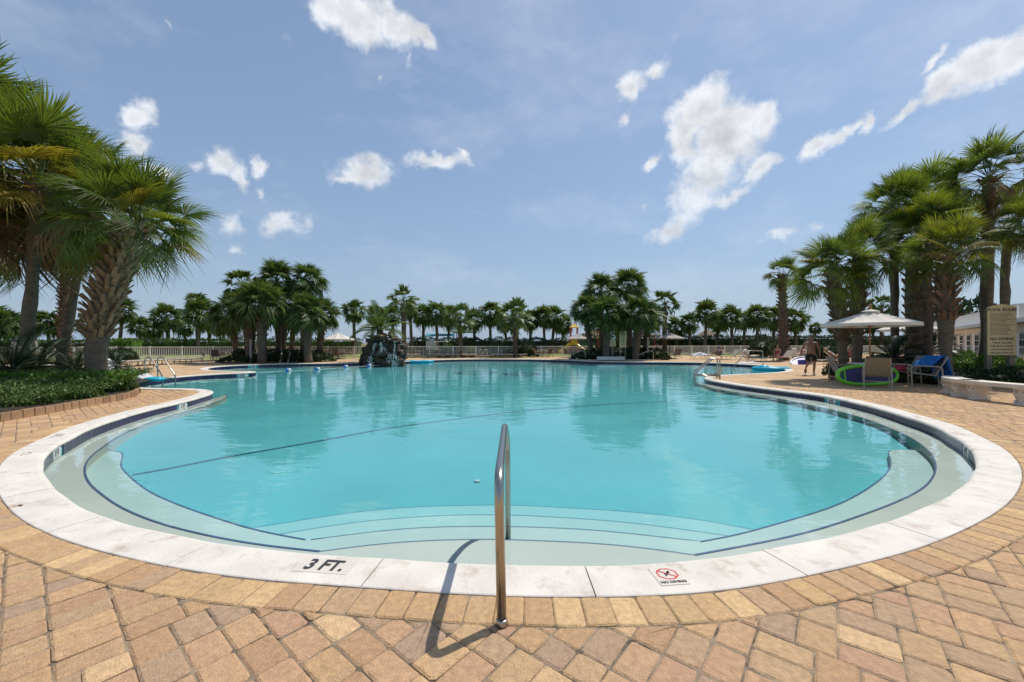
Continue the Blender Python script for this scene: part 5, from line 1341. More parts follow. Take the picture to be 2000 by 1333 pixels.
# long oval float standing on its edge: lime tube round a violet mesh
p = PD(1694, 13.25); A, B_ = 1.13, .30
t = thing('pool_float', 'long oval lime green pool float with violet mesh standing on edge', 'pool float', (p.x, p.y, .34), R(4))
def oval(k, a, b): th = 2 * PI * k / 40; ct, st = math.cos(th), math.sin(th); return (a * math.copysign(abs(ct) ** .8, ct), 0, b * math.copysign(abs(st) ** .8, st))
MB().tube([oval(k, A - .075, B_ - .0) for k in range(40)], .062, 10, closed=True).build('tube', M['lime'], t, smooth=True)
body = [oval(k, A - .08, B_ - .005) for k in range(40)]
def panel(x0, x1, mt, nm):
    pl = []
    for k in range(41):
        q = body[k % 40]; pl.append((min(max(q[0], x0), x1), q[2]))
    pl = [Vector(q) for q in pl]; pl = clean(pl, .004)
    if (pl[0] - pl[-1]).length < .004: pl.pop()
    mb = MB(); mb.prism(pl, -.02, .02); mb.v = [(x, z, y) for x, y, z in mb.v]; mb.build(nm, mt, t)
panel(-.78, 1.2, M['purple'], 'mesh_panel'); panel(-1.2, -.83, M['teal_mesh'], 'head_panel')
MB().tube([(-.805, 0, -.25), (-.805, 0, .25)], .03, 8).build('divider', M['lime'], t)
t.rotation_euler = (R(-6), 0, R(4))

# benches
def bench(px, Y, rz, label, L_=1.35):
    p = PD(px, Y); t = thing('garden_bench', label, 'bench', (p.x, p.y, -.012), rz, 'curved concrete benches')
    rad = 2.2; seg = 16; half = L_ / 2 / rad
    def arc(a, r): return Vector((r * math.sin(a), rad - r * math.cos(a)))
    outl = [arc(-half + 2 * half * k / seg, rad + .21) for k in range(seg + 1)]
    endc = [arc(half + .09 * math.sin(k * PI / 8), rad + .21 * math.cos(k * PI / 8)) for k in range(1, 8)]
    inn = [arc(half - 2 * half * k / seg, rad - .21) for k in range(seg + 1)]
    enda = [arc(-half - .09 * math.sin(k * PI / 8), rad - .21 * math.cos(k * PI / 8)) for k in range(1, 8)]
    pl = outl + endc + inn + enda; c = sum(pl, Vector((0, 0))) / len(pl)
    mb = MB(); n = len(pl); rings = [(.95, .385), (1.0, .40), (1.0, .455), (.985, .475), (.95, .482)]
    ctr = lambda q: Vector((q.x, rad - math.sqrt(max(.01, rad * rad - q.x * q.x))))
    vs = [(*(ctr(q) + (q - ctr(q)) * s), z) for s, z in rings for q in pl]
    fs = [(i * n + j, i * n + (j + 1) % n, (i + 1) * n + (j + 1) % n, (i + 1) * n + j) for i in range(len(rings) - 1) for j in range(n)] + [tuple(range((len(rings) - 1) * n, len(rings) * n)), tuple(range(n - 1, -1, -1))]
    mb.add(vs, fs).build('seat', M['concrete'], t)
    for s in (-1, 1):
        a = s * half * .62; q = arc(a, rad); mb = MB()
        prof = [(.125, 0), (.13, .035), (.10, .06), (.085, .10), (.10, .17), (.125, .235), (.115, .28), (.09, .31), (.105, .345), (.13, .37), (.13, .392)]
        # scrolled pedestal: a waisted slab, wide across the seat
        vs = []; k = 14
        for r, z in prof:
            for j in range(k):
                th = 2 * PI * j / k; ct, st = math.cos(th), math.sin(th)
                vs.append((r * .85 * math.copysign(abs(ct) ** .6, ct), r * 1.6 * math.copysign(abs(st) ** .6, st), z))
        m_ = len(prof)
        mb.add(vs, [(i * k + j, i * k + (j + 1) % k, (i + 1) * k + (j + 1) % k, (i + 1) * k + j) for i in range(m_ - 1) for j in range(k)] + [tuple(range(k - 1, -1, -1)), tuple((m_ - 1) * k + j for j in range(k))])
        o = mb.build('pedestal', M['concrete'], t); o.matrix_local = Matrix.Translation((q.x, q.y, 0)) @ Matrix.Rotation(a, 4, 'Z')
        mb = MB()
        for sy in (-1, 1):
            for sx in (-1, 1):
                for zc, rc in ((.075, .038), (.30, .042)):
                    th = [(sx * .045 + rc * .0, sy * (.15 if zc < .2 else .16) + rc * math.cos(u), zc + rc * math.sin(u)) for u in [2 * PI * i / 10 for i in range(10)]]
                    mb.tube(th, .016, 6, closed=True)
        sc = mb.build('scroll', M['concrete'], o)
    return t
bench(1865, 10.8, R(-125), 'curved concrete bench farther from the camera, its rounded end at the left')
bench(1950, 9.5, R(-92), 'curved concrete bench cut by the right picture edge', 1.45)

# ------------------------------------------------------------------ signs
p = PD(1956, 13.8); t = thing('pool_rules_board', 'tall cream board lettered POOL RULES and NO DIVING on two wooden posts', 'sign', (p.x, p.y, 0), R(-13))
W_, z0, z1 = .80, CH - (694 - HY) / FPX * 13.8, CH - (600 - HY) / FPX * 13.8
pl = [(-W_ / 2, z0), (W_ / 2, z0), (W_ / 2, z1)] + [(W_ / 2 - W_ * k / 16, z1 + .10 * (.5 - .5 * math.cos(2 * PI * k / 16)) ** .8) for k in range(1, 16)] + [(-W_ / 2, z1)]
mb = MB(); mb.prism(pl, -.02, .02); mb.v = [(x, z, y) for x, y, z in mb.v]; mb.build('board', M['sign_board'], t)
for sx in (-1, 1): MB().box((sx * .32, .085, z1 * .49), (.14, .13, z1 * .98)).build('post', M['sign_post'], t)
SF = lambda x, z: Matrix(((1, 0, 0, x), (0, 0, -1, -.0225), (0, 1, 0, z), (0, 0, 0, 1)))
H_ = z1 - z0
text('POOL RULES', .145, M['sign_ink'], t, SF(0, z1 - .10), bold=.004, sx=.98)
text('NO DIVING', .128, M['sign_ink'], t, SF(0, z0 + .335 * H_), bold=.004, sx=1.0)
text('POOL HOURS', .085, M['sign_ink'], t, SF(0, z0 + .255 * H_), bold=.0015)
text('9:00 AM TO 10:00 PM', .074, M['sign_ink'], t, SF(0, z0 + .185 * H_), bold=.0015, sx=.92)
text('POOL FOR REGISTERED', .066, M['sign_ink'], t, SF(0, z0 + .115 * H_), bold=.001, sx=.85)
text('GUESTS AND OWNERS ONLY', .062, M['sign_ink'], t, SF(0, z0 + .045 * H_), bold=.001, sx=.80)
mb = MB(); rr = random.Random(6)
for k in range(18):
    z = z1 - .215 - k * (.47 * H_) / 18; x = -.33; end = rr.uniform(.0, .33)
    while x < end:
        w = rr.uniform(.03, .09); mb.box((x + w / 2, -.0215, z), (w, .003, .016)); x += w + .016
mb.build('small_print', M['sign_ink'], t, kind='stuff')
# arched sign in the left island, notice boards in the right island
def arched(w, z0, z1, mt, par, nm='board', rise=.16, y=0):
    pl = [(-w / 2, z0), (w / 2, z0), (w / 2, z1 - rise)] + [(w / 2 * math.cos(PI * k / 10), z1 - rise + rise * math.sin(PI * k / 10)) for k in range(1, 10)] + [(-w / 2, z1 - rise)]
    mb = MB(); mb.prism(pl, y - .02, y + .02); mb.v = [(x, z, yy) for x, yy, z in mb.v]; return mb.build(nm, mt, par)
Y = 29.0; z = lambda py: CH - (py - HY) / FPX * Y
p = PD(504, Y); t = thing('arched_sign', 'small arched cream sign on a post beside the thick patterned palm', 'sign', (p.x, p.y, 0)); arched(12 / FPX * Y, z(682), z(667), M['sign_board'], t)
MB().box((0, .06, z(668) / 2), (.12, .08, z(668))).build('post', M['sign_post'], t)
mb = MB(); [mb.box((0, -.022, z(671 + k * 2.4)), (.22, .003, .03)) for k in range(4)]; mb.build('small_print', M['sign_ink'], t, kind='stuff')
p = PD(490, 28.6); o = MB().tube([(0, 0, 0), (0, 0, CH + 8 / FPX * 28.6)], .085, 10).build('grey_post', M['grey_paint'], None, p); tag(o, 'plain grey metal post in front of the left island bed', 'post')
Y = 33.0
p = PD(1196, Y); t = thing('notice_sign', 'post with two small arched cream boards one above the other', 'sign', (p.x, p.y, 0)); arched(11 / FPX * Y, z(663), z(653.5), M['cream_paint'], t, 'upper_board', .18, -.03); arched(12.5 / FPX * Y, z(677), z(663.6), M['sign_board'], t, 'lower_board', .14, -.03)
MB().box((0, .05, z(645) / 2), (.11, .08, z(645))).build('post', M['sign_post'], t); mb = MB(); [mb.box((0, -.055, z(667 + k * 2.6)), (.3, .003, .035)) for k in range(4)]; mb.build('small_print', M['sign_ink'], t, kind='stuff')
MB().lathe([(.11, -.002), (.11, .002)], 14, M=Matrix.Translation((0, -.055, z(658))) @ Matrix.Rotation(PI / 2, 4, 'X')).build('emblem', M['sign_ink'], t)
p = PD(1216.5, Y); t = thing('notice_board', 'tall cream notice board on two posts right of the small boards', 'sign', (p.x, p.y, 0)); arched(13 / FPX * Y, z(679), z(646), M['sign_board'], t, rise=.09)
for sx in (-1, 1): MB().box((sx * .22, .06, z(650) / 2), (.09, .07, z(650))).build('post', M['sign_post'], t)
mb = MB(); [mb.box((rr.uniform(-.03, .03), -.022, z(650 + k * 1.7)), (rr.uniform(.28, .44), .003, .03)) for k in range(16)]; mb.build('small_print', M['sign_ink'], t, kind='stuff')
p = PD(1265, 34); t = thing('lamp_post', 'grey post at the right end of the notice board bed', 'post', (p.x, p.y, 0)); MB().tube([(0, 0, 0), (0, 0, CH + 12 / FPX * 34)], .08, 8).build('pole', M['grey_paint'], t); MB().lathe([(.14, 0), (.12, .05), (.08, .06)], 12).build('base', M['grey_paint'], t)
p = PD(1226.5, 36); t = thing('globe_lamp', 'white globe lamp on a pole among the notice board palms', 'lamp', (p.x, p.y, 0)); zc = CH + 73 / FPX * 36; MB().tube([(0, 0, 0), (0, 0, zc)], .05, 8).build('pole', M['dark_metal'], t); MB().ball((0, 0, zc + .1), .17, 14, 9).build('globe', M['white_vinyl'], t, smooth=True)

# ------------------------------------------------------------------ rock waterfall
Y0 = 29.2; c = PD(752, Y0); t = thing('rock_waterfall', 'dark stacked rock waterfall at the far pool edge with white cascades', 'waterfall', (c.x, c.y, 0))
rr = random.Random(12)
def rock_mesh(seed, sx, sy, sz):
    mb = MB(); mb.ball((0, 0, 0), 1, 12, 8); out = []
    for v in mb.v:
        q = Vector(v); q = q * (1 + .30 * noise.noise(q * 1.5 + Vector((seed * 3.1, 0, 0))) + .14 * noise.noise(q * 4 + Vector((seed, 5, 0))))
        k = .62; q = Vector((math.copysign(abs(q.x) ** k, q.x), math.copysign(abs(q.y) ** k, q.y), math.copysign(abs(q.z) ** k, q.z)))
        out.append((q.x * sx, q.y * sy, q.z * sz))
    mb.v = out; return mb
from mathutils.bvhtree import BVHTree
allv, allf = [], []
def rock(seed, c, sz, rot, warm=False):
    mb = rock_mesh(seed, *sz); o = mb.build('rock', M['rock_warm' if warm else 'rock'], t); T = Matrix.Translation(c) @ Euler(rot).to_matrix().to_4x4(); o.matrix_local = T
    k = len(allv); allv.extend(T @ Vector(v) for v in mb.v); allf.extend(tuple(i + k for i in f) for f in mb.f)
# a heap of tilted slabs: broad foot, undercut middle, projecting top ledge
spec = []
for (z0_, z1_, wid, dep, n, hs) in ((-.2, .25, 1.45, .85, 9, (.16, .34)), (.25, .75, 1.25, .62, 9, (.12, .30)), (.7, 1.2, 1.1, .45, 8, (.14, .34)), (1.15, 1.55, 1.0, .42, 7, (.12, .26)), (1.55, 1.75, 1.1, .62, 7, (.07, .13)), (1.74, 1.92, .85, .5, 5, (.06, .12))):
    for k in range(n):
        a = PI + PI * (k + rr.uniform(.1, .9)) / n
        sz = (rr.uniform(.28, .62), rr.uniform(.25, .42), rr.uniform(*hs))
        spec.append(((math.cos(a) * wid * rr.uniform(.82, 1.04), math.sin(a) * dep * rr.uniform(.75, 1.1) - .1, rr.uniform(z0_, z1_)), sz, (rr.uniform(-.25, .25), rr.uniform(-.3, .3), a + PI / 2 + rr.uniform(-.5, .5))))
for i, (c_, sz, ro) in enumerate(spec): rock(i, c_, sz, ro, i in (9, 12, 40, 42, 44, 38))
rock(99, (0, .3, .55), (1.3, .7, 1.05), (0, 0, .1)); rock(95, (-1.5, -.1, .25), (.3, .35, .42), (0, .2, .3)); rock(96, (-1.25, -.2, .8), (.32, .3, .38), (.1, -.2, 0)); rock(94, (1.3, .1, .75), (.3, .4, .7), (0, .1, .2))
rock(98, (.42, .05, 2.08), (.2, .18, .26), (0, .1, 0), True); rock(97, (-.05, .1, 2.0), (.18, .2, .18), (0, 0, .4), True); rock(93, (-.6, .05, 1.86), (.42, .3, .10), (0, .05, .2), True)
tree = BVHTree.FromPolygons(allv, allf)
for (x0, z0_, x1, z1_, n, wd) in ((-.42, 1.55, -.80, .15, 36, .10), (.0, 1.55, .05, .85, 44, .07), (.12, 1.2, .85, .45, 40, .10), (.92, 1.6, .98, .5, 50, .05), (1.0, .6, 1.1, -.05, 48, .16), (-.7, .6, -.55, .0, 30, .1), (.5, .6, 1.05, -.08, 40, .2)):
    mb = MB()
    for k in range(n):
        f = rr.random(); x = x0 + (x1 - x0) * f + rr.gauss(0, wd * (.5 + .6 * f)); zz = z0_ + (z1_ - z0_) * f; l = rr.uniform(.06, .2); w = rr.uniform(.006, .016); row_ = []
        for q in range(4):
            hz = zz - l * q / 3; hit = tree.ray_cast(Vector((x, -6, hz)), Vector((0, 1, 0)))
            if hit[0] is None: break
            row_.append(Vector((x + rr.uniform(-.008, .008), hit[0].y - .018, hz)))
        if len(row_) < 2: continue
        yy = min(q.y for q in row_); vs = []
        for q in row_: vs += [(q.x - w, max(yy, q.y - .05), q.z), (q.x + w, max(yy, q.y - .05), q.z)]
        mb.add(vs, [(2 * i, 2 * i + 1, 2 * i + 3, 2 * i + 2) for i in range(len(row_) - 1)])
        if rr.random() < .5: mb.ball(row_[-1], rr.uniform(.012, .028), 5, 3)
    mb.build('cascade', M['foam'], t, kind='stuff')
# floats on the water
def flat_float(px, py, rx, ry, h, rz, label, mt, extra=None):
    p = P(px, py, WZ); t = thing('pool_float', label, 'pool float', (p.x, p.y, WZ - .02), rz)
    MB().tube([(rx * math.cos(k * PI / 16), ry * math.sin(k * PI / 16), h * .5) for k in range(32)], h * .5, 8, closed=True).build('rim', mt, t, smooth=True)
    MB().ball((0, 0, h * .35), (rx * .95, ry * .95, h * .3), 20, 6).build('pad', mt, t, smooth=True); return t
flat_float(812, 708.2, 1.35, .5, .18, .12, 'bright cyan air mat floating at the right foot of the waterfall', M['cyan_vinyl'])
t = flat_float(1506, 724.5, .85, .5, .24, -.3, 'cyan inflatable float lying in the right cove', M['cyan_vinyl']); MB().ball((-.35, .1, .22), (.3, .34, .12), 12, 6).build('pillow', M['cyan_vinyl'], t, smooth=True)
p = P(246, 744.5); t = thing('inflatable_lounge', 'white inflatable lounge with blue tip lying over the left coping', 'pool float', (p.x, p.y, 0), R(-8))
mb = MB(); prof = [(-1.1, .16, .24), (-.75, .3, .42), (-.4, .34, .30), (0, .36, .2), (.5, .33, .24), (.9, .22, .12), (1.15, .08, .05)]
for i, (x, w, h) in enumerate(prof):
    for j in range(10):
        th = 2 * PI * j / 10; mb.v.append((x, w * math.cos(th), max(.004, h / 2 + h / 2 * math.sin(th)) + (.25 if x < -.6 else 0) * (1 if math.sin(th) > 0 else .2)))
mb.f = [(i * 10 + j, i * 10 + (j + 1) % 10, (i + 1) * 10 + (j + 1) % 10, (i + 1) * 10 + j) for i in range(len(prof) - 1) for j in range(10)] + [tuple(range(9, -1, -1)), tuple(60 + j for j in range(10))]
t.scale = (1.2, 1.2, 1.25); mb.build('body', M['white_vinyl'], t, smooth=True); MB().ball((1.15, -.1, .08), (.3, .26, .07), 12, 6).build('tip', M['cyan_vinyl'], t, smooth=True)
# float rope with buoys
t = thing('lane_rope', 'thin white rope stretched across the far water between the buoys', 'rope', (0, 0, 0))
bu = [P(563, 725, WZ), P(620, 722.6, WZ), P(675, 718, WZ), P(721, 715.4, WZ)]
pts = []
for a, b in zip([P(500, 728, WZ)] + bu, bu + [P(748, 713, WZ)]): pts += [a.lerp(b, k / 5) for k in range(5)]
MB().tube([p + Vector((0, 0, .012)) for p in pts], .006, 5).build('line', M['white_vinyl'], t)
for p, lab in zip(bu, ('leftmost blue and white buoy, next to the tip of the left deck finger', 'blue and white buoy, second from the left on the water rope', 'smallest looking blue and white buoy, third on the water rope', 'blue and white buoy just in front of the rock waterfall')):
    t = thing('buoy', lab, 'buoy', p, .3, 'buoys on the water rope'); t.scale = (.85,) * 3
    MB().ball((-.07, 0, .04), (.11, .13, .13), 12, 8).build('blue_half', M['blue'], t, smooth=True); MB().ball((.07, 0, .05), (.11, .125, .125), 12, 8).build('white_half', M['white_vinyl'], t, smooth=True)
# towels and board on the right deck
def crumple(px, py, sx, sy, h, label, mt, rz=0, seed=1, name='beach_towel', z=0):
    p = P(px, py); mb = MB(); n = 14
    for j in range(n + 1):
        for i in range(n + 1):
            u, v = i / n - .5, j / n - .5; hh = h * (.5 + .9 * noise.noise((u * 5 + seed, v * 5, seed))) * max(0, 1 - (2 * abs(u)) ** 4) * max(0, 1 - (2 * abs(v)) ** 4)
            mb.v.append((u * sx, v * sy, z + max(.004, hh)))
    mb.f = [(a + b * (n + 1), a + 1 + b * (n + 1), a + 1 + (b + 1) * (n + 1), a + (b + 1) * (n + 1)) for b in range(n) for a in range(n)]
    o = mb.build(name, mt, None, p, smooth=True); o.rotation_euler = (0, 0, rz); return tag(o, label, 'towel')
crumple(1462, 709.5, 1.5, .8, .14, 'crumpled white towel lying on the deck by the cove grab rail', M['white_towel'], .1, 3)
crumple(1366, 701.5, 1.5, .6, .35, 'white and blue towel heaped on the lounger near the right small umbrella', M['white_towel'], .05, 5, z=.3)
p = P(1565, 711.5); t = thing('swim_ring_float', 'white rimmed violet oval float propped on the deck left of the walking man', 'pool float', (p.x, p.y, .16), R(15)); t.rotation_euler = (R(30), R(-14), R(14))
MB().tube([(.78 * math.cos(k * PI / 16), .42 * math.sin(k * PI / 16), 0) for k in range(32)], .075, 8, closed=True).build('rim', M['white_vinyl'], t, smooth=True); MB().lathe([(.001, -.02), (.76, -.02), (.76, .02), (.001, .02)], 28, sy=.54).build('panel', M['violet'], t)
p = PD(1456, 37); t = thing('swim_ring', 'pale inflatable ring standing beside the dark shrubs on the far right deck', 'swim ring', (p.x, p.y, .45)); t.rotation_euler = (PI / 2, 0, .3); MB().tube([(.3 * math.cos(k * PI / 12), .3 * math.sin(k * PI / 12), 0) for k in range(24)], .1, 8, closed=True).build('ring', M['white_vinyl'], t, smooth=True)
p = PD(1551, 36); tag(MB().box((0, 0, .45), (.28, .3, .9)).lathe([(.2, .9), (.2, .94), (.1, .97)], 12).build('bin', M['cream_paint'], None, p), 'small cream litter bin behind the sunbathers', 'bin')
p = PD(1869, 16.0); t = thing('waste_bin', 'dark green square waste bin behind the right palms', 'bin', (p.x, p.y, 0)); MB().box((0, 0, .36), (.42, .4, .72)).build('body', M['green_plastic'], t); MB().box((0, 0, .76), (.46, .44, .07)).build('lid', M['green_plastic'], t)
p = PD(1640, 15.4); t = thing('potted_shrub', 'round dark shrub in a low pot at the left of the white table', 'potted plant', (p.x, p.y, 0)); MB().lathe([(.30, 0), (.36, .16), (.38, .22), (.33, .22), (.3, .18)], 16).build('pot', M['terracotta'], t); o = link('foliage', BUSH_D[0], t); o.location = (0, 0, .15); o.scale = (.52, .52, .66)
p = PD(468, 31); t = thing('potted_shrub', 'dark plant in a brown pot right of the left fence table', 'potted plant', (p.x, p.y, 0)); MB().lathe([(.28, 0), (.38, .5), (.4, .6), (.34, .6)], 14).build('pot', M['terracotta'], t); o = link('foliage', BUSH_D[1], t); o.location = (0, 0, .5); o.scale = (.5, .5, .6)

# ------------------------------------------------------------------ playground, cart, sheds beyond the fence
Y = 50; zz = lambda py: CH - (py - HY) / FPX * Y; p = PD(1121, Y); t = thing('playground_tower', 'playground tower with yellow pitched roof, red posts and slide', 'playground', (p.x, p.y, 0))
for sx in (-.42, .42):
    for sy in (-.42, .42): MB().tube([(sx, sy, 0), (sx, sy, zz(641))], .06, 8).build('post', M['red_plastic'], t)
MB().lathe([(.75, zz(641)), (.72, zz(640)), (.02, zz(631.5))], 4, M=Matrix.Rotation(PI / 4, 4, 'Z')).build('roof', M['yellow_plastic'], t)
MB().box((0, 0, 1.25), (1.0, 1.0, .12)).build('platform', M['yellow_plastic'], t); MB().box((0, -.46, 1.6), (.85, .06, .6)).build('guard', M['yellow_plastic'], t); MB().box((-.44, 0, 2.05), (.06, .8, .35)).build('guard', M['yellow_plastic'], t)
MB().tube([(-.5, -.1, 1.3), (-1.0, -.3, .9), (-1.6, -.5, .4), (-1.9, -.6, .3)], [.28, .26, .26, .24], 8).build('slide', M['yellow_plastic'], t); MB().box((1.6, 0, 1.0), (2.2, .1, .9)).build('green_panel', M['green_plastic'], t); MB().tube([(.3, -.5, 1.2), (.9, -.9, .7), (1.3, -1.1, .35)], .2, 8).build('slide', M['yellow_plastic'], t)
p = PD(1174, Y - 2); t = thing('playground_slide', 'yellow playground slide under a small yellow roof left of the notice boards', 'playground', (p.x, p.y, 0))
for sx in (-.4, .35): MB().tube([(sx, 0, 0), (sx, 0, zz(638))], .06, 8).build('post', M['red_plastic'], t)
MB().ball((0, 0, zz(641)), (.3, .3, .24), 10, 6).build('roof', M['yellow_plastic'], t); MB().box((0, 0, zz(659)), (.9, .8, .1)).build('platform', M['yellow_plastic'], t)
MB().add([(-.1, -.4, zz(655)), (.45, -.4, zz(655)), (.6, -.9, zz(668)), (.1, -.9, zz(668)), (.7, -1.3, zz(676)), (1.15, -1.3, zz(676.5)), (-.1, -.4, zz(657)), (.45, -.4, zz(657))], [(0, 1, 2, 3), (3, 2, 5, 4), (0, 3, 6), (1, 7, 2)]).build('slide', M['yellow_plastic'], t)
MB().tube([(-.15, -.4, zz(653)), (.05, -.9, zz(666.5)), (.65, -1.3, zz(675))], .06, 6).build('slide_rim', M['yellow_plastic'], t); MB().tube([(.5, -.4, zz(653)), (.66, -.9, zz(666.5)), (1.2, -1.3, zz(675))], .06, 6).build('slide_rim', M['yellow_plastic'], t)
p = PD(1266, 58); t = thing('swing_frame', 'thin red swing frame behind the right end of the notice board bed', 'swing', (p.x, p.y, 0)); hz = CH + 16 / FPX * 58
MB().tube([(-1.8, 0, hz), (1.8, 0, hz)], .05, 8).build('beam', M['red_plastic'], t)
for x in (-1.75, .9): MB().tube([(x, -.4, 0), (x, 0, hz)], .06, 8).build('leg', M['red_plastic'], t)
for x in (-.6, 0): MB().tube([(x, 0, hz), (x, 0, .5), (x + .35, 0, .5), (x + .35, 0, hz)], .012, 5).build('swing_seat', M['dark_metal'], t)
p = PD(842, 44); t = thing('service_cart', 'white boxy service cart with a flat tan canopy behind the low hedge', 'cart', (p.x, p.y, 0))
zc = lambda py: CH - (py - HY) / FPX * 44
mb = MB(); w = 9 / FPX * 44; mb.add([(-w * .9, -.4, .25), (w * 1.1, -.4, .25), (w * .85, -.4, zc(666.5)), (-w * .95, -.4, zc(666.5)), (-w * .9, .5, .25), (w * 1.1, .5, .25), (w * .85, .5, zc(666.5)), (-w * .95, .5, zc(666.5))], [(0, 1, 2, 3), (5, 4, 7, 6), (1, 5, 6, 2), (4, 0, 3, 7), (3, 2, 6, 7)]); mb.build('body', M['white_paint'], t)
MB().box((1.15, 0, zc(667.5)), (1.3, 1.1, .1)).build('canopy', M['canvas'], t)
for x, y in ((.62, -.45), (1.72, -.45), (.62, .45), (1.72, .45)): MB().tube([(x, y, .3), (x, y, zc(667.5))], .025, 6).build('canopy_post', M['grey_paint'], t)
MB().box((1.15, 0, .5), (1.2, 1.0, .4)).build('bed', M['cream_paint'], t)
for x in (-.3, 1.5): MB().lathe([(.22, -.06), (.25, -.04), (.25, .04), (.22, .06)], 14, M=Matrix.Translation((x, -.5, .25)) @ Matrix.Rotation(PI / 2, 4, 'X')).build('wheel', M['dark_metal'], t)
def pavilion(px, Y, wpx, eave, ridge, label, roof, name='pavilion'):
    p = PD(px, Y); w = wpx / FPX * Y; ze = CH - (eave - HY) / FPX * Y; zr = CH - (ridge - HY) / FPX * Y; t = thing(name, label, 'pavilion', (p.x, p.y, -.05))
    MB().add([(-w / 2, -2, ze), (w / 2, -2, ze), (w / 2, 2, ze), (-w / 2, 2, ze), (-w * .12, 0, zr), (w * .12, 0, zr), (-w / 2, -2, ze - .15), (w / 2, -2, ze - .15), (w / 2, 2, ze - .15), (-w / 2, 2, ze - .15)], [(0, 1, 5, 4), (1, 2, 5), (2, 3, 4, 5), (3, 0, 4), (0, 6, 7, 1), (1, 7, 8, 2), (2, 8, 9, 3), (3, 9, 6, 0), (6, 9, 8, 7)]).build('roof', roof, t)
    for x in (-w * .42, w * .42):
        for y in (-1.7, 1.7): MB().box((x, y, ze / 2), (.16, .16, ze)).build('post', M['wood_grey'], t)
    MB().box((0, 1.2, ze * .4), (w * .7, .1, ze * .6)).build('back_wall', M['wood_grey'], t); return t
pavilion(908, 68, 44, 648, 636, 'pavilion with pale green roof among the palms behind the fan palm', M['roof_green'])
pavilion(1381, 78, 30, 657, 644, 'small thatched hut roof showing between the palms right of the umbrella', M['thatch'], 'thatched_hut')
pavilion(1160, 72, 60, 660, 644, 'brown roofed shelter behind the playground', M['thatch'], 'shelter')
p = PD(860, 60); t = thing('awning', 'teal fabric awning low among the palms above the white cart', 'awning', (p.x, p.y, 0)); za = CH + 17 / FPX * 60
MB().add([(-2.2, -.8, za - .25), (2.2, -.8, za - .25), (2.2, .8, za + .15), (-2.2, .8, za + .15)], [(0, 1, 2, 3)]).build('fabric', M['teal_towel'], t)
for x in (-2, 2): MB().tube([(x, -.7, 0), (x, -.7, za - .25)], .05, 6).build('post', M['wood_grey'], t)
# boardwalk over the dune
a, b = PD(1415, 82), PD(1508, 80); d = (b - a); ln = d.length; rz = math.atan2(d.y, d.x); t = thing('boardwalk', 'weathered wooden boardwalk railing on the dune behind the right far palms', 'boardwalk', (a.x, a.y, 0), rz)
zb = CH + 1 / FPX * 80; zt = CH + 13 / FPX * 80
MB().box((ln / 2, 0, zb), (ln, 1.6, .12)).build('walkway', M['wood_grey'], t)
for z in (zt, (zt + zb) / 2): MB().box((ln / 2, -.8, z), (ln, .08, .12)).build('rail', M['wood_grey'], t)
for k in range(9): MB().box((ln * k / 8, -.8, zt / 2), (.12, .12, zt)).build('post', M['wood_grey'], t)
MB().tube([(ln * .82, -.95, zt), (ln * 1.0, -1.6, zb - .6)], .06, 6).build('stair_rail', M['white_paint'], t)

# ------------------------------------------------------------------ white building on the right
pA, pB = Vector((47.5, 44.5)), Vector((24.5, 16.5)); d = pB - pA; Lb = d.length; d.normalize(); rz = math.atan2(d.y, d.x)
t = thing('clubhouse', 'low white building with roof balcony and french doors at the right', 'building', (pA.x, pA.y, 0), rz)
# local x runs along the front towards the camera; the front faces -y (towards the pool)
fr = Vector((-d.y, d.x)); sgn = 1 if fr.dot(Vector((0, 0)) - (pA + pB) / 2) < 0 else -1
H1, H2 = 2.55, 3.65
def bx(nm, c, s, mt, par=None): o = MB().box((0, 0, 0), s).build(nm, mt, par or t); o.location = (c[0], c[1] * sgn, c[2]); return o
M['siding'] = mk('siding', (.80, .79, .77), .7, var=.05, scale=2)
bx('wall', (Lb / 2, 4, H1 / 2), (Lb, 8, H1), M['siding'])
bx('eave', (Lb / 2, 3.6, H1 + .1), (Lb + .8, 9.2, .22), M['white_paint'])
bx('parapet', (Lb / 2 - 4, -.35, (H1 + .2 + H2) / 2), (Lb - 9, .12, H2 - H1 - .2), M['siding'])
bx('parapet_cap', (Lb / 2 - 4, -.35, H2 + .04), (Lb - 8.9, .22, .08), M['white_paint'])
for k in range(14):
    y_ = .0; x_ = Lb - 8.3 + k * .12; bx('baluster', (x_, -.35, H1 + .65), (.05, .05, .85), M['white_paint'])
bx('balcony_rail', (Lb - 7.4, -.35, H2 - .02), (1.9, .1, .09), M['white_paint'])
for k in range(13):
    x_ = 1.6 + k * (Lb - 3) / 13
    o = bx('french_door', (x_, -.03, 1.12), (1.25, .08, 2.15), M['white_paint'])
    for s in (-.29, .29):
        for j in range(4):
            q = MB().box((0, 0, 0), (.42, .03, .38)).build('pane', M['glass'], o); q.location = (s, -.045 * sgn, -.62 + j * .45)
bx('downpipe', (.3, -.06, H1 / 2), (.1, .1, H1), M['white_paint'])
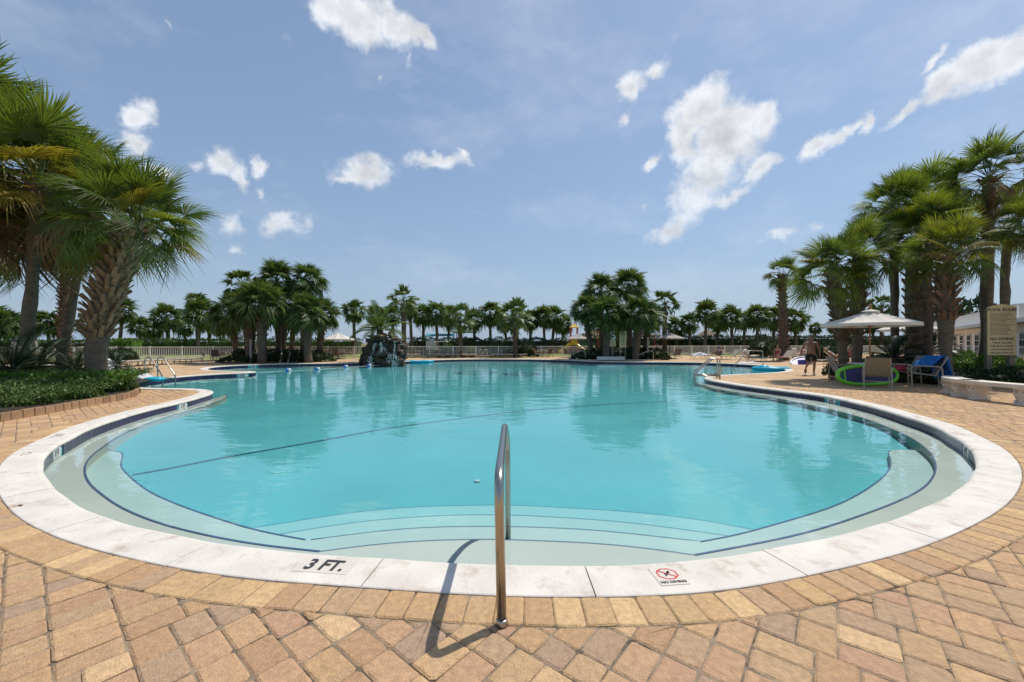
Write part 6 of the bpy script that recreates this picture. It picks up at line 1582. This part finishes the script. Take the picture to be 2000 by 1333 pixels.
# ------------------------------------------------------------------ people
def skin_body(name, joints, edges, radii, mt, parent, root, sub=1, M0=None):
    names = list(joints); me = bpy.data.meshes.new(name); me.from_pydata([joints[n] for n in names], [(names.index(a), names.index(b)) for a, b in edges], [])
    o = bpy.data.objects.new(name, me); COL.objects.link(o)
    o.modifiers.new('s', 'SKIN'); sd = o.modifiers.new('u', 'SUBSURF'); sd.levels = sub
    for i, n in enumerate(names):
        r = radii.get(n, .03); me.skin_vertices[0].data[i].radius = r if isinstance(r, tuple) else (r, r)
        if n == root: me.skin_vertices[0].data[i].use_root = True
    dg = bpy.context.evaluated_depsgraph_get(); m2 = bpy.data.meshes.new_from_object(o.evaluated_get(dg)); bpy.data.objects.remove(o)
    v = [tuple(q.co) for q in m2.vertices]; f = [tuple(p.vertices) for p in m2.polygons]
    return v, f
def head_mb(c, fwd, up, s=1.0):
    """head with brow, nose, chin and ears; centre c, facing fwd"""
    f = Vector(fwd).normalized(); u = Vector(up).normalized(); r = f.cross(u).normalized(); u = r.cross(f)
    mb = MB(); mb.ball((0, 0, 0), 1, 18, 14); out = []
    for x, y, z in mb.v:             # local: x right, y forward, z up
        w = .074 * (1 - .20 * max(0, -z)); X = x * w; Yf = y * (.095 if y > 0 else .10); Z = z * .118
        if y > .3 and z < -.2: Yf *= .96
        if y > .85 and -.3 < z < .2: Yf += .022 * (1 - abs(x) * 3 if abs(x) < .33 else 0)
        if y > .6 and .05 < z < .3 and .2 < abs(x) < .6: Yf -= .010
        out.append(Vector((X, Yf, Z)))
    mb.v = [tuple(Vector(c) + (r * q.x + f * q.y + u * q.z) * s) for q in out]
    for sx in (-1, 1):
        e = Vector(c) + (r * sx * .076 - f * .005 + u * .0) * s; mb.ball(e, (.016 * s, .022 * s, .032 * s), 8, 5)
    n = Vector(c) + (f * .098 - u * .018) * s; mb.ball(n, .014 * s, 8, 5)
    return mb, (f, u, r)
def person(label, J, fwd_head, up_head, skin, hair, loc, rz, clothes=(), build=1.0, hand_dir=None, face_extra=None, hair_long=False, hands=True):
    t = thing('person', label, 'person', loc, rz)
    E = [('pelvis', 'belly'), ('belly', 'chest'), ('chest', 'neck'), ('neck', 'skull')]
    R_ = {'pelvis': (.15 * build, .105 * build), 'belly': (.135 * build, .10 * build), 'chest': (.165 * build, .105 * build), 'neck': .055, 'skull': .05}
    for s in 'LR':
        E += [('chest', 'sh' + s), ('sh' + s, 'el' + s), ('el' + s, 'wr' + s), ('wr' + s, 'pa' + s), ('pelvis', 'hip' + s), ('hip' + s, 'kn' + s), ('kn' + s, 'calf' + s), ('calf' + s, 'an' + s), ('an' + s, 'toe' + s)]
        R_.update({'sh' + s: .062 * build, 'el' + s: .042, 'wr' + s: .028, 'pa' + s: (.036, .018), 'hip' + s: .095 * build, 'kn' + s: .056, 'calf' + s: .055, 'an' + s: .036, 'toe' + s: (.042, .024)})
        kn, an = Vector(J['kn' + s]), Vector(J['an' + s]); J.setdefault('calf' + s, tuple(kn.lerp(an, .33)))
        w, e = Vector(J['wr' + s]), Vector(J['el' + s]); d = (w - e).normalized(); J.setdefault('pa' + s, tuple(w + d * .085))
    c = Vector(J['skull'])
    v, f = skin_body('body', J, E, R_, None, t, 'pelvis'); mb = MB(); mb.add(v, f)
    if hands:
        for s in 'LR':
            w, pa = Vector(J['wr' + s]), Vector(J['pa' + s]); d = (pa - w).normalized(); side = d.cross(Vector((1, 0, 0)) if abs(d.x) < .7 else Vector((0, 1, 0))).normalized(); nrm = d.cross(side)
            for k in range(4):
                o = pa + side * (k - 1.5) * .019; L_ = (.062, .075, .07, .055)[k]; mb.tube([o - d * .02, o + d * L_ * .55, o + d * L_ + nrm * .018], [.010, .009, .007], 6)
            mb.tube([w + d * .03 + side * -.02, w + d * .06 + side * -.05, w + d * .095 + side * -.055], [.013, .011, .008], 6)
    hm, (fw, u, r) = head_mb(c + Vector(up_head).normalized() * .07, fwd_head, up_head)
    mb.add(hm.v, hm.f); mb.build('body', skin, t, smooth=True)
    hc = c + u * .075
    hb = MB(); hb.ball((0, 0, 0), 1, 16, 12); keep = []
    hv = [Vector(q) for q in hb.v]; hb.v = [tuple(hc + (r * q.x * .083 + fw * (q.y * .106 - .008) + u * (q.z * .125 + .006))) for q in hv]
    hb.f = [fc for fc in hb.f if all((hv[i].z > .42) or (hv[i].y < .15 and hv[i].z > (-.9 if hair_long else -.35)) for i in fc)]; hb.build('hair', hair, t, smooth=True)
    ey = MB()
    for sx in (-1, 1): ey.ball(hc + r * sx * .031 + fw * .086 + u * .008, (.011, .011, .007), 8, 5)
    ey.build('eyes', M['hair_dark'], t); MB().ball(hc + fw * .088 - u * .055, (.022, .010, .006), 8, 5).build('mouth', M['pink_cloth'], t)
    for nm, mt, vv in clothes:
        JJ, EE, RR = vv; v, f = skin_body(nm, JJ, EE, RR, mt, t, list(JJ)[0]); q = MB(); q.add(v, f); q.build(nm, mt, t, smooth=True)
    return t
# walking man: faces the camera (-y), local right hand is the picture's left
H = 1.80
J = dict(pelvis=(0, 0, .95), belly=(0, -.01, 1.12), chest=(0, .0, 1.36), neck=(0, -.005, 1.51), skull=(0, -.02, 1.60),
         shL=(.205, .0, 1.43), elL=(.295, .04, 1.15), wrL=(.30, -.06, .92), shR=(-.205, .0, 1.43), elR=(-.31, .06, 1.16), wrR=(-.37, .0, .92),
         hipL=(.10, 0, .88), knL=(.115, -.05, .48), anL=(.10, .02, .085), toeL=(.12, -.13, .03),
         hipR=(-.10, 0, .88), knR=(-.11, .0, .50), anR=(-.15, .34, .30), toeR=(-.16, .34, .10))
Jc = dict(w=(0, 0, 1.02), p=(0, 0, .92), hL=(.105, 0, .84), kL=(.115, -.03, .60), hR=(-.105, 0, .84), kR=(-.112, .0, .60))
sh = (Jc, [('w', 'p'), ('p', 'hL'), ('hL', 'kL'), ('p', 'hR'), ('hR', 'kR')], dict(w=(.165, .12), p=(.185, .13), hL=.125, kL=.105, hR=.125, kR=.105))
p = P(1584, 732.6); man = person('shirtless dark haired man in black swim shorts walking across the right deck', J, (.05, -1, -.12), (0, -.08, 1), M['skin'], M['hair_dark'], (p.x, p.y, -.012), R(-30), [('swim_shorts', M['black_cloth'], sh)], build=1.08)
for s, (nx_, ny_, nz_) in (('L', J['toeL']), ('R', J['toeR'])):
    a = Vector(J['an' + s]); b = Vector((nx_, ny_, nz_)); d = (b - a).normalized()
    q = MB(); q.ball((0, 0, 0), (.052, .135, .018), 12, 6)
    o = q.build('sandal', M['black_cloth'], man); o.location = (a.lerp(b, .55)) + (Vector((0, 0, -.035)) if s == 'L' else Vector((0, .03, -.03))); o.rotation_euler = (0 if s == 'L' else R(-68), 0, 0)
for sx in (-1, 1):
    MB().box((sx * .212, -.0, .78), (.006, .035, .30)).build('side_stripe', M['white_vinyl'], man)

def recliner(label, px, py, rz, skin, hair, cloth, back=42, knees=False, book=False, hat=None, long=True, z=.36, name='swimwear', legspread=.1):
    a = R(back); hy = 1.18; d = Vector((0, math.cos(a), math.sin(a))); n = Vector((0, -math.sin(a), math.cos(a)))
    h0 = Vector((0, hy - .06, z + .11)); ch = h0 + d * .42; nk = h0 + d * .57; sk = h0 + d * .66 + n * .02
    J = dict(pelvis=tuple(h0), belly=tuple(h0 + d * .2), chest=tuple(ch), neck=tuple(nk), skull=tuple(sk))
    for s, x in (('L', 1), ('R', -1)):
        shp = ch + d * .08 + Vector((x * .19, 0, 0)); J['sh' + s] = tuple(shp)
        if book: J['el' + s] = tuple(shp - d * .22 + n * .08 + Vector((x * .08, 0, 0))); J['wr' + s] = tuple(shp - d * .1 + n * .30 + Vector((-x * .06, 0, 0)))
        else: J['el' + s] = tuple(shp - d * .27 + Vector((x * .06, 0, -.0))); J['wr' + s] = tuple(shp - d * .38 + n * .02 + Vector((x * .02, -.12, 0)))
        J['hip' + s] = tuple(h0 + Vector((x * .095, -.05, -.01)))
        if knees: J['kn' + s] = tuple(h0 + Vector((x * legspread, -.32, .33 if x > 0 else .26))); J['an' + s] = tuple(h0 + Vector((x * legspread, -.62, -.04))); J['toe' + s] = tuple(h0 + Vector((x * legspread, -.78, -.06)))
        else: J['kn' + s] = tuple(h0 + Vector((x * legspread, -.45, .03))); J['an' + s] = tuple(h0 + Vector((x * legspread, -.88, -.03))); J['toe' + s] = tuple(h0 + Vector((x * legspread * 1.3, -.95, .10)))
    Jc = dict(a=tuple(h0 + Vector((0, -.06, 0))), b=tuple(h0 + d * .2), c=tuple(ch)); cl = (Jc, [('a', 'b'), ('b', 'c')], dict(a=(.175, .13), b=(.15, .125), c=(.185, .128)))
    p = P(px, py); hd = (n * .9 + d * .25) if not book else (n + Vector((0, -.3, .0))); t = person(label, J, hd, d * .9 + Vector((0, 0, .3)), skin, hair, (p.x, p.y, -.012), rz, [(name, cloth, cl)], build=.93, hair_long=long)
    if book:
        q = ch + n * .34 + d * .06; o = MB().box((-.075, 0, 0), (.15, .02, .2)).box((.075, 0, 0), (.15, .02, .2)).build('book', M['blue'], t); o.location = q; o.rotation_euler = (a * .4, 0, 0)
    return t
recliner('person lying on a lounger reading with bent knees near the lime towel', 1382, 702.2, R(-72), M['skin'], M['hair_dark'], M['navy_cloth'], 42, knees=True, book=True)
recliner('blond sunbather lying back behind the woman in pink', 1552, 703, R(-60), M['skin_fair'], M['hair_blond'], M['pink_cloth'], 45)
recliner('sunbather in patterned navy swimwear lying beside the violet float', 1585, 703.5, R(-60), M['skin_fair'], M['hair_blond'], M['navy_cloth'], 40)
recliner('sunbather with bent bare knees lying left of the leaning palm trunk', 1672, 711.5, R(62), M['skin_fair'], M['hair_blond'], M['white_vinyl'], 45, knees=True)
# woman sitting upright in pink
def sitter(label, px, py, rz, skin, hair, cloth, z=.36, name='swimwear', dz=0):
    J = dict(pelvis=(0, 0, z + .11), belly=(0, .01, z + .29), chest=(0, .0, z + .52), neck=(0, -.01, z + .67), skull=(0, -.03, z + .75))
    for s, x in (('L', 1), ('R', -1)):
        J['sh' + s] = (x * .18, 0, z + .59); J['el' + s] = (x * .22, -.1, z + .33); J['wr' + s] = (x * .13, -.30, z + .24)
        J['hip' + s] = (x * .09, -.04, z + .09); J['kn' + s] = (x * .12, -.46, z + .09); J['an' + s] = (x * .13, -.48, .07); J['toe' + s] = (x * .15, -.62, .03)
    cl = (dict(a=(0, -.02, z + .1), b=(0, .01, z + .3), c=(0, 0, z + .5)), [('a', 'b'), ('b', 'c')], dict(a=(.18, .13), b=(.15, .125), c=(.18, .125)))
    p = P(px, py); return person(label, J, (0, -1, -.1), (0, -.05, 1), skin, hair, (p.x, p.y, -.012), rz, [(name, cloth, cl)], build=.93, hair_long=True)
w = sitter('blond woman in pink swimwear and sunglasses sitting upright on a lounger', 1519, 705, R(-55), M['skin_fair'], M['hair_blond'], M['pink_cloth'])
MB().box((0, -.128, 1.195), (.14, .02, .035)).build('sunglasses', M['dark_metal'], w)
sitter('person in pink sitting in the shade at the right small umbrella', 1283, 698.5, R(40), M['skin'], M['hair_dark'], M['pink_cloth'], z=.42)
sitter('person in pink sitting partly hidden between the two near palm trunks', 1661, 712, R(-70), M['skin'], M['hair_dark'], M['pink_cloth'], z=.40)
